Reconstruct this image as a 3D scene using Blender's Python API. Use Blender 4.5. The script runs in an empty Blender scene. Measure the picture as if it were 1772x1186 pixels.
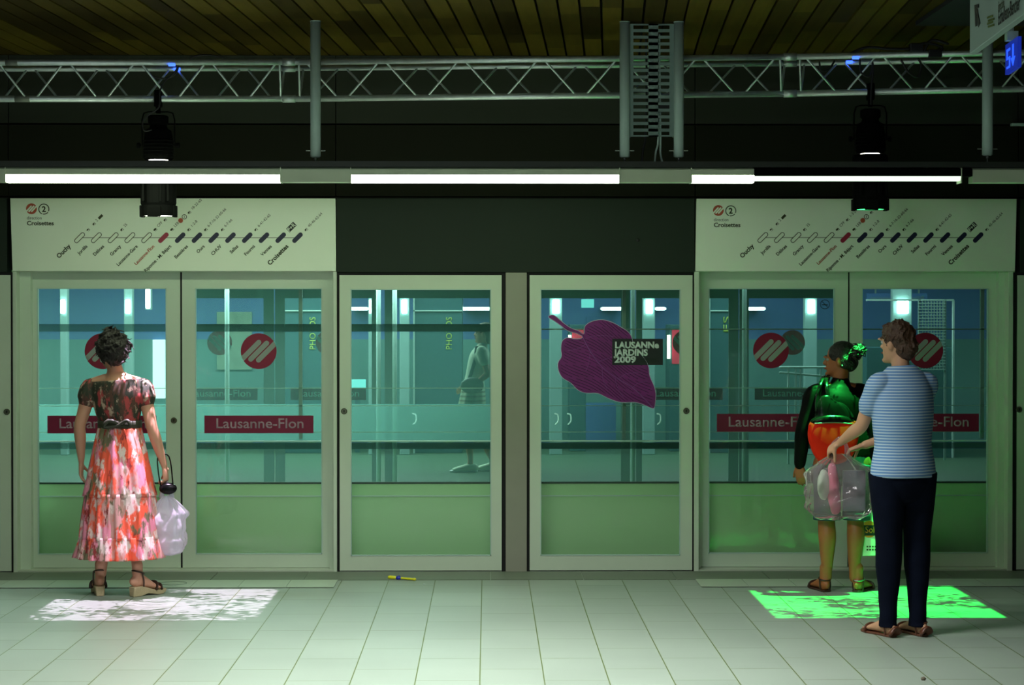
import bpy, bmesh, math, random
from mathutils import Vector, Matrix, Euler, noise
random.seed(7)
SC = bpy.context.scene
COL = SC.collection
PI = math.pi
# ------------------------------------------------------------------ camera
FPX = 3400.0
CAMH = 1.72
PITCH = math.atan(43 / FPX)
YAW = math.atan(42.5 / FPX)
cam_d = bpy.data.cameras.new('camera')
cam = bpy.data.objects.new('camera', cam_d)
COL.objects.link(cam)
cam.location = (0, 0, CAMH)
cam.rotation_euler = (PI / 2 - PITCH, 0, -YAW)
cam_d.sensor_width = 36
cam_d.lens = 36 * FPX / 1772
cam_d.clip_end = 200
SC.camera = cam
ROT = Euler((PI / 2 - PITCH, 0, -YAW)).to_matrix()
def P(px, py, Y):
    """photo pixel -> point on the plane y = Y"""
    r = ROT @ Vector(((px - 886) / FPX, -(py - 593) / FPX, -1))
    t = Y / r.y
    return Vector((r.x * t, Y, CAMH + r.z * t))
# ------------------------------------------------------------------ world and exposure
w = bpy.data.worlds.new('world'); SC.world = w; w.use_nodes = True
w.node_tree.nodes['Background'].inputs[0].default_value = (0.35, 0.6, 0.5, 1)
w.node_tree.nodes['Background'].inputs[1].default_value = 0.012
vs = SC.view_settings
SC.display_settings.display_device = 'sRGB'
vs.view_transform = 'Standard'; vs.look = 'None'; vs.gamma = 1; vs.use_curve_mapping = False
vs.exposure = 0.0
# ------------------------------------------------------------------ ceiling downlights nearer the camera (out of frame)
def area(name, loc, rot, sx, sy, power, col, spread=None):
    l = bpy.data.lights.new(name, 'AREA'); l.shape = 'RECTANGLE'; l.size = sx; l.size_y = sy
    l.energy = power; l.color = col
    if spread is not None: l.spread = spread
    o = bpy.data.objects.new(name, l); COL.objects.link(o); o.location = loc; o.rotation_euler = rot
    return o
YF = 13.29            # face of the platform screen doors
YO = YF / 0.696       # the opposite platform's screen doors
CZ = 3.489            # ceiling
LAMP = (0.86, 1.0, 0.80)
area('downlight_glow', (-0.35, 9.0, 3.42), (0, 0, 0), 2.4, 0.4, 150, (0.96, 1.0, 0.99), math.radians(122))
area('downlight_glow', (-3.9, 9.0, 3.42), (0, 0, 0), 2.0, 0.4, 8, (0.92, 1.0, 0.80), math.radians(122))
area('downlight_glow', (3.9, 9.35, 3.42), (0, 0, 0), 2.0, 0.4, 1, (0.85, 1.0, 0.8), math.radians(122))
# unseen fill light, added to brighten the poles and truss
area('front_fill_glow', (-2.5, 2.0, 2.9), (math.radians(84), 0, math.radians(3)), 4.0, 0.6, 85, (0.85, 1.0, 0.97))
# opposite platform lighting
area('hall_glow', (-3.2, 23.5, 3.3), (0, 0, 0), 6.0, 2.0, 380, (0.85, 1.0, 0.96))
area('hall_glow', (3.2, 23.5, 3.3), (0, 0, 0), 5.0, 2.0, 160, (0.80, 1.0, 1.0))
# train interior
area('train_glow', (-2.6, 14.85, 2.12), (0, 0, 0), 5.0, 0.25, 150, (0.78, 1.0, 0.97))
area('train_glow', (3.0, 14.85, 2.12), (0, 0, 0), 5.0, 0.25, 14, (0.72, 1.0, 1.0))

# ------------------------------------------------------------------ materials
def nt(name):
    m = bpy.data.materials.new(name); m.use_nodes = True
    n = m.node_tree.nodes; b = n['Principled BSDF']
    return m, n, m.node_tree.links, b
def mat(name, col, rough=0.5, metal=0.0, bump=0.0, bscale=60, var=0.0, vscale=6, emit=None, estr=0, spec=None, vdetail=3):
    m, n, l, b = nt(name)
    b.inputs['Roughness'].default_value = rough
    b.inputs['Metallic'].default_value = metal
    if spec is not None: b.inputs['Specular IOR Level'].default_value = spec
    tc = n.new('ShaderNodeTexCoord')
    nz = n.new('ShaderNodeTexNoise'); nz.inputs['Scale'].default_value = vscale; nz.inputs['Detail'].default_value = vdetail
    l.new(tc.outputs['Object'], nz.inputs['Vector'])
    mx = n.new('ShaderNodeMix'); mx.data_type = 'RGBA'
    c = Vector(col[:3])
    mx.inputs['A'].default_value = (*(c * (1 - var)), 1); mx.inputs['B'].default_value = (*[min(1, q * (1 + var)) for q in c], 1)
    l.new(nz.outputs['Fac'], mx.inputs['Factor']); l.new(mx.outputs['Result'], b.inputs['Base Color'])
    if bump:
        n2 = n.new('ShaderNodeTexNoise'); n2.inputs['Scale'].default_value = bscale; n2.inputs['Detail'].default_value = 4
        l.new(tc.outputs['Object'], n2.inputs['Vector'])
        bp = n.new('ShaderNodeBump'); bp.inputs['Strength'].default_value = bump; bp.inputs['Distance'].default_value = 0.01
        l.new(n2.outputs['Fac'], bp.inputs['Height']); l.new(bp.outputs['Normal'], b.inputs['Normal'])
    if emit:
        b.inputs['Emission Color'].default_value = (*emit, 1); b.inputs['Emission Strength'].default_value = estr
    return m
def glass(name, tint, film=0.0, filmcol=(0.4, 0.7, 0.6), refl=1.0, ior=1.45):
    m = bpy.data.materials.new(name); m.use_nodes = True
    n = m.node_tree.nodes; l = m.node_tree.links; n.clear()
    out = n.new('ShaderNodeOutputMaterial'); tr = n.new('ShaderNodeBsdfTransparent'); tr.inputs[0].default_value = (*tint, 1)
    gl = n.new('ShaderNodeBsdfGlossy'); gl.inputs['Roughness'].default_value = 0.01; gl.inputs['Color'].default_value = (refl, refl, refl, 1)
    fr = n.new('ShaderNodeFresnel'); fr.inputs['IOR'].default_value = ior
    df = n.new('ShaderNodeBsdfDiffuse'); df.inputs[0].default_value = (*filmcol, 1)
    tl = n.new('ShaderNodeBsdfTranslucent'); tl.inputs[0].default_value = (*filmcol, 1)
    m0 = n.new('ShaderNodeMixShader'); m0.inputs[0].default_value = 0.5
    l.new(df.outputs[0], m0.inputs[1]); l.new(tl.outputs[0], m0.inputs[2])
    m1 = n.new('ShaderNodeMixShader'); m1.inputs[0].default_value = film
    l.new(tr.outputs[0], m1.inputs[1]); l.new(m0.outputs[0], m1.inputs[2])
    m2 = n.new('ShaderNodeMixShader'); l.new(fr.outputs[0], m2.inputs[0]); l.new(m1.outputs[0], m2.inputs[1]); l.new(gl.outputs[0], m2.inputs[2])
    l.new(m2.outputs[0], out.inputs[0])
    return m
M = {}
M['frame'] = mat('door_paint', (0.60, 0.69, 0.55), 0.5, var=0.06, vscale=3)
M['frame2'] = mat('leaf_paint', (0.58, 0.68, 0.55), 0.5, var=0.06, vscale=3)
M['black'] = mat('black_gap', (0.004, 0.004, 0.004), 0.8)
M['rubber'] = mat('black_rubber', (0.01, 0.01, 0.01), 0.6)
M['column'] = mat('column_paint', (0.30, 0.30, 0.235), 0.5, var=0.08)
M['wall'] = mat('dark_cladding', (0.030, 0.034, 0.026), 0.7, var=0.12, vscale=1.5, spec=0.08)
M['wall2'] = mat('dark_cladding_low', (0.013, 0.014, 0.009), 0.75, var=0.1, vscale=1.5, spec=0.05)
M['panel'] = mat('header_grey', (0.026, 0.036, 0.027), 0.6, var=0.06, vscale=2, spec=0.1)
M['sign'] = mat('sign_white', (0.86, 0.95, 0.78), 0.5, var=0.05, vscale=1.2)
M['ink'] = mat('ink', (0.035, 0.045, 0.01), 0.6)
M['inkdark'] = mat('ink_black', (0.012, 0.014, 0.012), 0.6)
M['navy'] = mat('navy_ink', (0.008, 0.010, 0.045), 0.5)
M['red'] = mat('route_red', (0.35, 0.012, 0.045), 0.5)
M['orange'] = mat('logo_red', (0.50, 0.09, 0.035), 0.5)
M['maroon'] = mat('logo_maroon', (0.24, 0.004, 0.03), 0.45)
M['band'] = mat('band_maroon', (0.20, 0.002, 0.035), 0.45)
M['bandtext'] = mat('band_text', (0.42, 0.30, 0.36), 0.5)
M['frost'] = glass('frosted_film', (0.85, 0.95, 0.9), 0.6, (0.70, 0.82, 0.76), ior=1.05)
M['alu'] = mat('truss_aluminium', (0.75, 0.84, 0.82), 0.42, 0.75, bump=0.1, bscale=200, var=0.2, vscale=25)
M['alu2'] = mat('brace_aluminium', (0.7, 0.8, 0.78), 0.45, 0.7, var=0.2)
M['pole'] = mat('pole_paint', (0.50, 0.66, 0.60), 0.45, var=0.05)
M['housing'] = mat('housing_paint', (0.75, 0.85, 0.62), 0.4, var=0.05)
M['housingdark'] = mat('housing_dark', (0.03, 0.035, 0.028), 0.5)
M['spot'] = mat('spot_black', (0.0025, 0.0025, 0.0025), 0.7, spec=0.03)
M['metal'] = mat('steel', (0.5, 0.52, 0.5), 0.3, 1.0)
M['lockbrass'] = mat('lock_metal', (0.16, 0.17, 0.12), 0.35, 0.8)
M['tube'] = mat('tube_glow', (0.8, 0.9, 0.7), 0.4, emit=(0.80, 1.0, 0.66), estr=21)
M['tuberight'] = mat('tube_glow_right', (0.8, 0.9, 0.7), 0.4, emit=(0.84, 1.0, 0.74), estr=11)
M['tubedim'] = mat('tube_glow_dim', (0.8, 0.9, 0.7), 0.4, emit=(0.72, 1.0, 0.72), estr=1.3)
M['glow'] = mat('lamp_glow', (0.8, 0.9, 0.9), 0.4, emit=(0.75, 1.0, 0.95), estr=12)
M['glowwarm'] = mat('lamp_glow_warm', (0.9, 0.9, 0.8), 0.4, emit=(1.0, 0.95, 0.75), estr=6)
M['spotglow'] = mat('spot_glow', (0.9, 0.9, 0.8), 0.4, emit=(1.0, 0.98, 0.8), estr=9)
M['greenglow'] = mat('green_glow', (0.1, 0.9, 0.3), 0.4, emit=(0.05, 1.0, 0.22), estr=3.5)
M['blueglow'] = mat('blue_glint', (0.05, 0.1, 0.9), 0.4, emit=(0.04, 0.12, 1.0), estr=3.0)
M['bluesign'] = mat('blue_sign', (0.01, 0.02, 0.2), 0.4, emit=(0.01, 0.03, 0.42), estr=0.55)
M['bluemark'] = mat('blue_sign_mark', (0.05, 0.1, 0.6), 0.4, emit=(0.02, 0.10, 1.0), estr=1.3)
M['doorglass'] = glass('door_glass', (0.93, 0.985, 0.94), 0.02, (0.35, 0.6, 0.42), ior=1.35)
M['trainglass'] = glass('train_glass', (0.91, 0.96, 0.965), 0.08, (0.34, 0.78, 0.72), ior=1.2)  # teal film colour stands in for the hazy glow in the windows
M['oppred'] = glass('opposite_red_film', (0.8, 0.25, 0.35), 0.62, (0.75, 0.06, 0.12), ior=1.05)
M['oppband'] = glass('opposite_band_film', (0.6, 0.2, 0.3), 0.5, (0.34, 0.03, 0.10), ior=1.05)
M['darkfilm'] = glass('dark_window_film', (0.62, 0.68, 0.66), 0.25, (0.06, 0.14, 0.13), ior=1.2)
M['paleband'] = glass('window_haze_film', (0.95, 0.98, 0.98), 0.30, (0.50, 0.92, 0.86), ior=1.1)  # brighter window haze put into the film colour
M['oppglass'] = glass('opposite_glass', (0.95, 0.985, 0.98), 0.02, (0.3, 0.6, 0.55), ior=1.15)
M['train'] = mat('train_green_panel', (0.66, 0.94, 0.52), 0.4, var=0.05, vscale=0.8)
M['traindark'] = mat('train_dark_band', (0.03, 0.06, 0.045), 0.45)
M['trainrail'] = mat('train_bright_rail', (0.8, 0.9, 0.86), 0.3)
M['trainfloor'] = mat('train_floor', (0.12, 0.18, 0.14), 0.6)
M['trackbed'] = mat('trackbed', (0.05, 0.06, 0.045), 0.9, bump=0.5, bscale=20)
M['oppfloor'] = mat('opposite_floor', (0.06, 0.11, 0.06), 0.5, var=0.1)
M['oppwall'] = mat('opposite_wall', (0.14, 0.32, 0.30), 0.7, var=0.1, vscale=0.7)
M['bluewall'] = mat('blue_cladding', (0.08, 0.19, 0.50), 0.6, var=0.15, vscale=1)
M['oppframe'] = mat('opposite_frame', (0.22, 0.32, 0.30), 0.5)  # opposite door frames: their weaker light is put into a darker colour
M['paleframe'] = mat('pale_post', (0.45, 0.62, 0.56), 0.5)
M['shaft'] = mat('column_shaft', (0.26, 0.42, 0.40), 0.5)
M['hair1'] = mat('dark_hair', (0.012, 0.008, 0.006), 0.6, bump=0.8, bscale=90, var=0.4, vscale=60)
M['hair2'] = mat('black_hair', (0.010, 0.007, 0.005), 0.4, bump=0.8, bscale=110, var=0.4, vscale=60)
M['hair3'] = mat('brown_hair', (0.055, 0.024, 0.009), 0.55, bump=0.8, bscale=90, var=0.5, vscale=50)
M['skin1'] = mat('fair_skin', (0.60, 0.30, 0.19), 0.5, var=0.06, vscale=14, bump=0.03)
M['skin2'] = mat('brown_skin', (0.36, 0.115, 0.035), 0.45, var=0.1, vscale=14, bump=0.03)
M['skin3'] = mat('tan_skin', (0.50, 0.27, 0.15), 0.5, var=0.06, vscale=14, bump=0.03)
M['eye'] = mat('eye_white', (0.35, 0.33, 0.30), 0.4)
M['lip'] = mat('lip', (0.35, 0.08, 0.06), 0.5)
M['jeans'] = mat('dark_denim', (0.004, 0.006, 0.014), 0.9, bump=0.3, bscale=300, var=0.35, vscale=12, spec=0.06)
M['shorts'] = mat('blue_denim', (0.028, 0.05, 0.09), 0.85, bump=0.4, bscale=260, var=0.4, vscale=18)
M['blacktop'] = mat('black_satin', (0.0035, 0.0042, 0.0035), 0.5, var=0.2, spec=0.06)
M['patent'] = mat('patent_black', (0.005, 0.005, 0.005), 0.25, spec=0.16)
M['redbag'] = mat('red_leather', (0.92, 0.022, 0.006), 0.5, var=0.08, vscale=9, spec=0.1)
M['cork'] = mat('wedge_cork', (0.52, 0.42, 0.24), 0.7, bump=0.3, bscale=120, var=0.1, vscale=30)
M['strap'] = mat('dark_strap', (0.045, 0.018, 0.010), 0.4)
M['tanleather'] = mat('brown_leather', (0.12, 0.04, 0.02), 0.4, var=0.15, vscale=30)
M['whiteplastic'] = glass('white_plastic_film', (0.95, 0.93, 0.98), 0.86, (0.85, 0.80, 0.90), ior=1.2)
M['clearplastic'] = glass('clear_plastic_film', (0.95, 0.93, 0.94), 0.22, (0.72, 0.55, 0.58), ior=1.3)
M['pinkthing'] = mat('pink_package', (0.75, 0.22, 0.30), 0.5, var=0.15, vscale=14)
M['greything'] = mat('grey_magazine', (0.16, 0.22, 0.22), 0.4, var=0.4, vscale=9)
M['bagwhite'] = mat('shopping_bag_paper', (0.70, 0.80, 0.66), 0.5)
M['bagorange'] = mat('bag_orange', (0.85, 0.22, 0.02), 0.5)
M['belt'] = mat('belt', (0.03, 0.035, 0.018), 0.6)
M['yellow'] = mat('yellow_plastic', (0.75, 0.72, 0.02), 0.35)
M['blue'] = mat('blue_plastic', (0.02, 0.03, 0.4), 0.35)
M['stone'] = mat('pebble', (0.15, 0.12, 0.08), 0.8)
M['leafpurple'] = mat('leaf_purple', (0.17, 0.010, 0.15), 0.5, var=0.35, vscale=9)
M['leafvein'] = mat('leaf_vein', (0.23, 0.05, 0.25), 0.5)
M['leafline'] = mat('leaf_hatching', (0.05, 0.006, 0.06), 0.5)
M['leafwhite'] = mat('leaf_border', (0.45, 0.42, 0.55), 0.5)
M['blacklabel'] = mat('black_label', (0.006, 0.012, 0.010), 0.5)
M['whiteink'] = mat('white_ink', (0.62, 0.72, 0.68), 0.5)
M['redlight'] = mat('red_lit_panel', (0.6, 0.02, 0.06), 0.4, emit=(0.9, 0.04, 0.12), estr=0.35)
M['screen'] = mat('lit_screen', (0.2, 0.6, 0.6), 0.4, emit=(0.25, 0.9, 0.85), estr=0.8)
M['poster'] = mat('poster_pale', (0.30, 0.42, 0.30), 0.6, var=0.5, vscale=5)
M['limetext'] = mat('lime_text', (0.35, 0.45, 0.05), 0.6)
M['booth'] = mat('booth_panel', (0.03, 0.10, 0.12), 0.5)
M['hangsign'] = mat('hanging_sign_white', (0.34, 0.46, 0.43), 0.55)
M['leblime'] = mat('sign_green_mark', (0.10, 0.16, 0.01), 0.5)
M['cable'] = mat('cable_black', (0.008, 0.008, 0.008), 0.5)
M['whitetop'] = mat('white_shirt', (0.55, 0.68, 0.52), 0.8, bump=0.2, bscale=30)
M['sneaker'] = mat('sneaker_white', (0.72, 0.85, 0.62), 0.6)

def stripes(name, base, line, freq, duty, axis='Z', rough=0.8, dist=0.0):
    m, n, l, b = nt(name)
    b.inputs['Roughness'].default_value = rough
    tc = n.new('ShaderNodeTexCoord'); wv = n.new('ShaderNodeTexWave')
    wv.wave_type = 'BANDS'; wv.bands_direction = axis; wv.inputs['Scale'].default_value = freq
    wv.inputs['Distortion'].default_value = dist; wv.inputs['Detail'].default_value = 1; wv.inputs['Detail Scale'].default_value = 0.6
    l.new(tc.outputs['Object'], wv.inputs['Vector'])
    r = n.new('ShaderNodeValToRGB'); r.color_ramp.elements[0].position = duty - 0.08; r.color_ramp.elements[1].position = duty + 0.08
    r.color_ramp.elements[0].color = (*base, 1); r.color_ramp.elements[1].color = (*line, 1)
    l.new(wv.outputs['Fac'], r.inputs[0]); l.new(r.outputs[0], b.inputs['Base Color'])
    return m
M['tshirt'] = stripes('striped_jersey', (0.11, 0.24, 0.46), (0.42, 0.55, 0.62), 20, 0.62, dist=0.6)
M['tshirtplain'] = mat('jersey_plain', (0.36, 0.50, 0.50), 0.8)
M['skirtstripe'] = stripes('striped_skirt', (0.5, 0.62, 0.42), (0.20, 0.24, 0.14), 6.5, 0.62)

def floral(name, dark=False):
    m, n, l, b = nt(name)
    b.inputs['Roughness'].default_value = 0.8
    tc = n.new('ShaderNodeTexCoord'); mp = n.new('ShaderNodeMapping')
    mp.inputs['Scale'].default_value = (1.0, 1.0, 0.42)
    l.new(tc.outputs['Object'], mp.inputs['Vector'])
    def nz(sc, off, det=4):
        q = n.new('ShaderNodeTexNoise'); q.inputs['Scale'].default_value = sc; q.inputs['Detail'].default_value = det
        q.inputs['Roughness'].default_value = 0.65
        ad = n.new('ShaderNodeVectorMath'); ad.operation = 'ADD'; ad.inputs[1].default_value = (off, off * 1.3, off * .7)
        l.new(mp.outputs[0], ad.inputs[0]); l.new(ad.outputs[0], q.inputs['Vector']); return q
    def mix(a, bcol, q, p, wd=0.03):
        r = n.new('ShaderNodeValToRGB'); r.color_ramp.elements[0].position = p - wd; r.color_ramp.elements[1].position = p + wd
        l.new(q.outputs['Fac'], r.inputs[0])
        x = n.new('ShaderNodeMix'); x.data_type = 'RGBA'
        l.new(r.outputs[0], x.inputs['Factor'])
        if isinstance(a, tuple): x.inputs['A'].default_value = (*a, 1)
        else: l.new(a, x.inputs['A'])
        x.inputs['B'].default_value = (*bcol, 1)
        return x.outputs['Result']
    if dark:
        c = mix((0.10, 0.045, 0.03), (0.03, 0.035, 0.02), nz(14, 1), 0.5)
        c = mix(c, (0.45, 0.06, 0.06), nz(16, 5), 0.56)
        c = mix(c, (0.50, 0.36, 0.26), nz(20, 9), 0.60)
    else:
        c = mix((0.66, 0.34, 0.31), (0.88, 0.11, 0.05), nz(8, 1), 0.48)
        c = mix(c, (0.80, 0.26, 0.36), nz(11, 5), 0.55)
        c = mix(c, (0.17, 0.15, 0.08), nz(13, 9), 0.57)
        c = mix(c, (0.80, 0.62, 0.58), nz(15, 15), 0.57)
        c = mix(c, (0.28, 0.03, 0.03), nz(17, 25), 0.62)
    l.new(c, b.inputs['Base Color'])
    return m
M['skirt'] = floral('floral_skirt'); M['bodice'] = floral('floral_bodice', True)

def tile_mat(name, base, joint, bw, rh, offx=0.0, offy=0.0, off=0.5, jw=0.004, rough=0.45):
    m, n, l, b = nt(name)
    tc = n.new('ShaderNodeTexCoord'); mp = n.new('ShaderNodeMapping')
    mp.inputs['Rotation'].default_value = (0, 0, PI / 2); mp.inputs['Location'].default_value = (offx, offy, 0)
    br = n.new('ShaderNodeTexBrick'); br.offset = off; br.inputs['Scale'].default_value = 1
    br.inputs['Mortar Size'].default_value = jw / 2; br.inputs['Mortar Smooth'].default_value = 0.2
    br.inputs['Brick Width'].default_value = bw; br.inputs['Row Height'].default_value = rh
    c = Vector(base)
    br.inputs['Color1'].default_value = (*(c * 0.95), 1); br.inputs['Color2'].default_value = (*(c * 1.05), 1)
    br.inputs['Mortar'].default_value = (*joint, 1)
    l.new(tc.outputs['Object'], mp.inputs['Vector']); l.new(mp.outputs[0], br.inputs['Vector'])
    nz = n.new('ShaderNodeTexNoise'); nz.inputs['Scale'].default_value = 1.3; nz.inputs['Detail'].default_value = 6
    l.new(tc.outputs['Object'], nz.inputs['Vector'])
    mr = n.new('ShaderNodeMapRange'); mr.inputs['To Min'].default_value = 0.86; mr.inputs['To Max'].default_value = 1.14
    l.new(nz.outputs['Fac'], mr.inputs['Value'])
    nf = n.new('ShaderNodeTexNoise'); nf.inputs['Scale'].default_value = 260; l.new(tc.outputs['Object'], nf.inputs['Vector'])
    mr2 = n.new('ShaderNodeMapRange'); mr2.inputs['To Min'].default_value = 0.9; mr2.inputs['To Max'].default_value = 1.1
    l.new(nf.outputs['Fac'], mr2.inputs['Value'])
    mm = n.new('ShaderNodeMath'); mm.operation = 'MULTIPLY'; l.new(mr.outputs[0], mm.inputs[0]); l.new(mr2.outputs[0], mm.inputs[1])
    vm = n.new('ShaderNodeVectorMath'); vm.operation = 'SCALE'; l.new(br.outputs['Color'], vm.inputs[0]); l.new(mm.outputs[0], vm.inputs['Scale'])
    l.new(vm.outputs[0], b.inputs['Base Color']); b.inputs['Roughness'].default_value = rough
    return m
M['floor'] = tile_mat('floor_tiles', (0.30, 0.355, 0.29), (0.10, 0.135, 0.03), 0.60, 0.3056, 0, 0, jw=0.006)
M['stripe'] = mat('white_tile', (0.42, 0.50, 0.38), 0.5, var=0.07, vscale=5)
M['joint'] = mat('tile_joint', (0.10, 0.13, 0.06), 0.8)

def wood():
    m, n, l, b = nt('ceiling_planks')
    tc = n.new('ShaderNodeTexCoord')
    sp = n.new('ShaderNodeSeparateXYZ'); l.new(tc.outputs['Object'], sp.inputs[0])
    dv = n.new('ShaderNodeMath'); dv.operation = 'DIVIDE'; dv.inputs[1].default_value = 0.1226; l.new(sp.outputs['X'], dv.inputs[0])
    fl = n.new('ShaderNodeMath'); fl.operation = 'FLOOR'; l.new(dv.outputs[0], fl.inputs[0])
    # board ends: offset per plank
    wn = n.new('ShaderNodeTexWhiteNoise'); wn.noise_dimensions = '1D'; l.new(fl.outputs[0], wn.inputs['W'])
    ml = n.new('ShaderNodeMath'); ml.operation = 'MULTIPLY_ADD'; ml.inputs[1].default_value = 3.0
    l.new(wn.outputs['Value'], ml.inputs[0]); l.new(sp.outputs['Y'], ml.inputs[2])
    d2 = n.new('ShaderNodeMath'); d2.operation = 'DIVIDE'; d2.inputs[1].default_value = 1.3; l.new(ml.outputs[0], d2.inputs[0])
    f2 = n.new('ShaderNodeMath'); f2.operation = 'FLOOR'; l.new(d2.outputs[0], f2.inputs[0])
    cb = n.new('ShaderNodeCombineXYZ'); l.new(fl.outputs[0], cb.inputs[0]); l.new(f2.outputs[0], cb.inputs[1])
    w2 = n.new('ShaderNodeTexWhiteNoise'); w2.noise_dimensions = '2D'; l.new(cb.outputs[0], w2.inputs['Vector'])
    r = n.new('ShaderNodeValToRGB'); r.color_ramp.elements[0].color = (0.030, 0.020, 0.004, 1); r.color_ramp.elements[1].color = (0.105, 0.075, 0.010, 1)
    l.new(w2.outputs['Value'], r.inputs[0])
    mp = n.new('ShaderNodeMapping'); mp.inputs['Scale'].default_value = (40, 2, 1); l.new(tc.outputs['Object'], mp.inputs['Vector'])
    nz = n.new('ShaderNodeTexNoise'); nz.inputs['Scale'].default_value = 1; nz.inputs['Detail'].default_value = 5; l.new(mp.outputs[0], nz.inputs['Vector'])
    mr = n.new('ShaderNodeMapRange'); mr.inputs['To Min'].default_value = 0.7; mr.inputs['To Max'].default_value = 1.3; l.new(nz.outputs['Fac'], mr.inputs['Value'])
    vm = n.new('ShaderNodeVectorMath'); vm.operation = 'SCALE'; l.new(r.outputs[0], vm.inputs[0]); l.new(mr.outputs[0], vm.inputs['Scale'])
    l.new(vm.outputs[0], b.inputs['Base Color']); b.inputs['Roughness'].default_value = 0.7; b.inputs['Specular IOR Level'].default_value = 0.05
    return m
M['wood'] = wood()

# ------------------------------------------------------------------ mesh helpers
def new(): return bmesh.new()
def obj(name, bm, m, parent=None, smooth=False, bevel=0.0, subsurf=0, remesh=0.0, smoothit=0, loc=None):
    me = bpy.data.meshes.new(name)
    if not isinstance(bm, bpy.types.Mesh):
        bmesh.ops.recalc_face_normals(bm, faces=bm.faces)
        bm.to_mesh(me); bm.free()
    else: me = bm
    if isinstance(m, (list, tuple)):
        for q in m: me.materials.append(q)
    else: me.materials.append(m)
    if smooth:
        for p in me.polygons: p.use_smooth = True
    o = bpy.data.objects.new(name, me); COL.objects.link(o)
    if parent:
        o.parent = parent
        # geometry is given in world space: keep it there
        o.matrix_parent_inverse = parent.matrix_basis.inverted() if parent.parent is None else (parent.parent.matrix_basis @ parent.matrix_parent_inverse @ parent.matrix_basis).inverted() if parent.type == 'EMPTY' else Matrix()
        if parent.type != 'EMPTY': o.matrix_parent_inverse = Matrix()
    if bevel:
        b = o.modifiers.new('bevel', 'BEVEL'); b.width = bevel; b.segments = 2; b.limit_method = 'ANGLE'
    if remesh:
        r = o.modifiers.new('remesh', 'REMESH'); r.mode = 'VOXEL'; r.voxel_size = remesh; r.use_smooth_shade = True
    if smoothit:
        s = o.modifiers.new('smooth', 'SMOOTH'); s.iterations = smoothit; s.factor = 0.5
    if subsurf:
        s = o.modifiers.new('sub', 'SUBSURF'); s.levels = s.render_levels = subsurf
    return o
def tag(o, label=None, cat=None, group=None, kind=None):
    if label: o['label'] = label
    if cat: o['category'] = cat
    if group: o['group'] = group
    if kind: o['kind'] = kind
    return o
def thing(name, loc, label, cat, group=None, kind=None):
    o = bpy.data.objects.new(name, None); COL.objects.link(o); o.location = loc
    o.empty_display_size = 0.1
    return tag(o, label, cat, group, kind)
def box(bm, x0, x1, y0, y1, z0, z1):
    vs_ = [bm.verts.new((x, y, z)) for x in (x0, x1) for y in (y0, y1) for z in (z0, z1)]
    for f in ((0, 1, 3, 2), (4, 6, 7, 5), (0, 4, 5, 1), (2, 3, 7, 6), (0, 2, 6, 4), (1, 5, 7, 3)):
        bm.faces.new([vs_[i] for i in f])
    return bm
def catmull(pts, sub):
    if sub <= 1 or len(pts) < 3: return [Vector(p) for p in pts]
    pts = [Vector(p) for p in pts]; out = []
    for i in range(len(pts) - 1):
        p0 = pts[max(i - 1, 0)]; p1 = pts[i]; p2 = pts[i + 1]; p3 = pts[min(i + 2, len(pts) - 1)]
        for k in range(sub):
            t = k / sub
            out.append(0.5 * ((2 * p1) + (p2 - p0) * t + (2 * p0 - 5 * p1 + 4 * p2 - p3) * t * t + (3 * p1 - p0 - 3 * p2 + p3) * t ** 3))
    out.append(pts[-1]); return out
def tube(bm, pts, rad, n=12, hint=None, sub=1, cap=True, round_cap=True, closed=False, mod=None):
    """a tube through pts; rad = r or list of r or (a,b), a measured along hint"""
    pts = [Vector(p) for p in pts]
    if not isinstance(rad, (list,)): rad = [rad] * len(pts)
    rad = [Vector((r, r, 0)) if not isinstance(r, (tuple, list)) else Vector((r[0], r[1], 0)) for r in rad]
    if sub > 1: pts = catmull(pts, sub); rad = catmull(rad, sub)
    N = len(pts); rings = []; prev = None
    hv = Vector(hint) if hint is not None else None
    for i in range(N):
        if closed: t = (pts[(i + 1) % N] - pts[i - 1])
        else: t = pts[min(i + 1, N - 1)] - pts[max(i - 1, 0)]
        t.normalize()
        a = hv if hv is not None else prev
        if a is None: a = Vector((1, 0, 0)) if abs(t.x) < 0.8 else Vector((0, 1, 0))
        a = (a - t * a.dot(t)); a.normalize(); prev = a.copy()
        b = t.cross(a)
        ring = []
        for k in range(n):
            an = 2 * PI * k / n
            mm = mod(i / (N - 1) if N > 1 else 0, an) if mod else 1
            ring.append(bm.verts.new(pts[i] + (a * math.cos(an) * rad[i].x + b * math.sin(an) * rad[i].y) * mm))
        rings.append((ring, t, a, b))
    def bridge(r0, r1):
        for k in range(n): bm.faces.new((r0[k], r0[(k + 1) % n], r1[(k + 1) % n], r1[k]))
    for i in range(N - 1): bridge(rings[i][0], rings[i + 1][0])
    if closed: bridge(rings[-1][0], rings[0][0])
    elif cap:
        for end, sg in ((0, -1), (N - 1, 1)):
            ring, t, a, b = rings[end]; r = rad[end]
            last = ring
            if round_cap:
                for q in (0.5, 0.85):
                    c = math.cos(q * PI / 2); s = math.sin(q * PI / 2)
                    nr = [bm.verts.new(pts[end] + (a * math.cos(2 * PI * k / n) * r.x + b * math.sin(2 * PI * k / n) * r.y) * c + t * sg * s * min(r.x, r.y)) for k in range(n)]
                    bridge(last, nr); last = nr
            bm.faces.new(last)
    return bm
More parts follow.
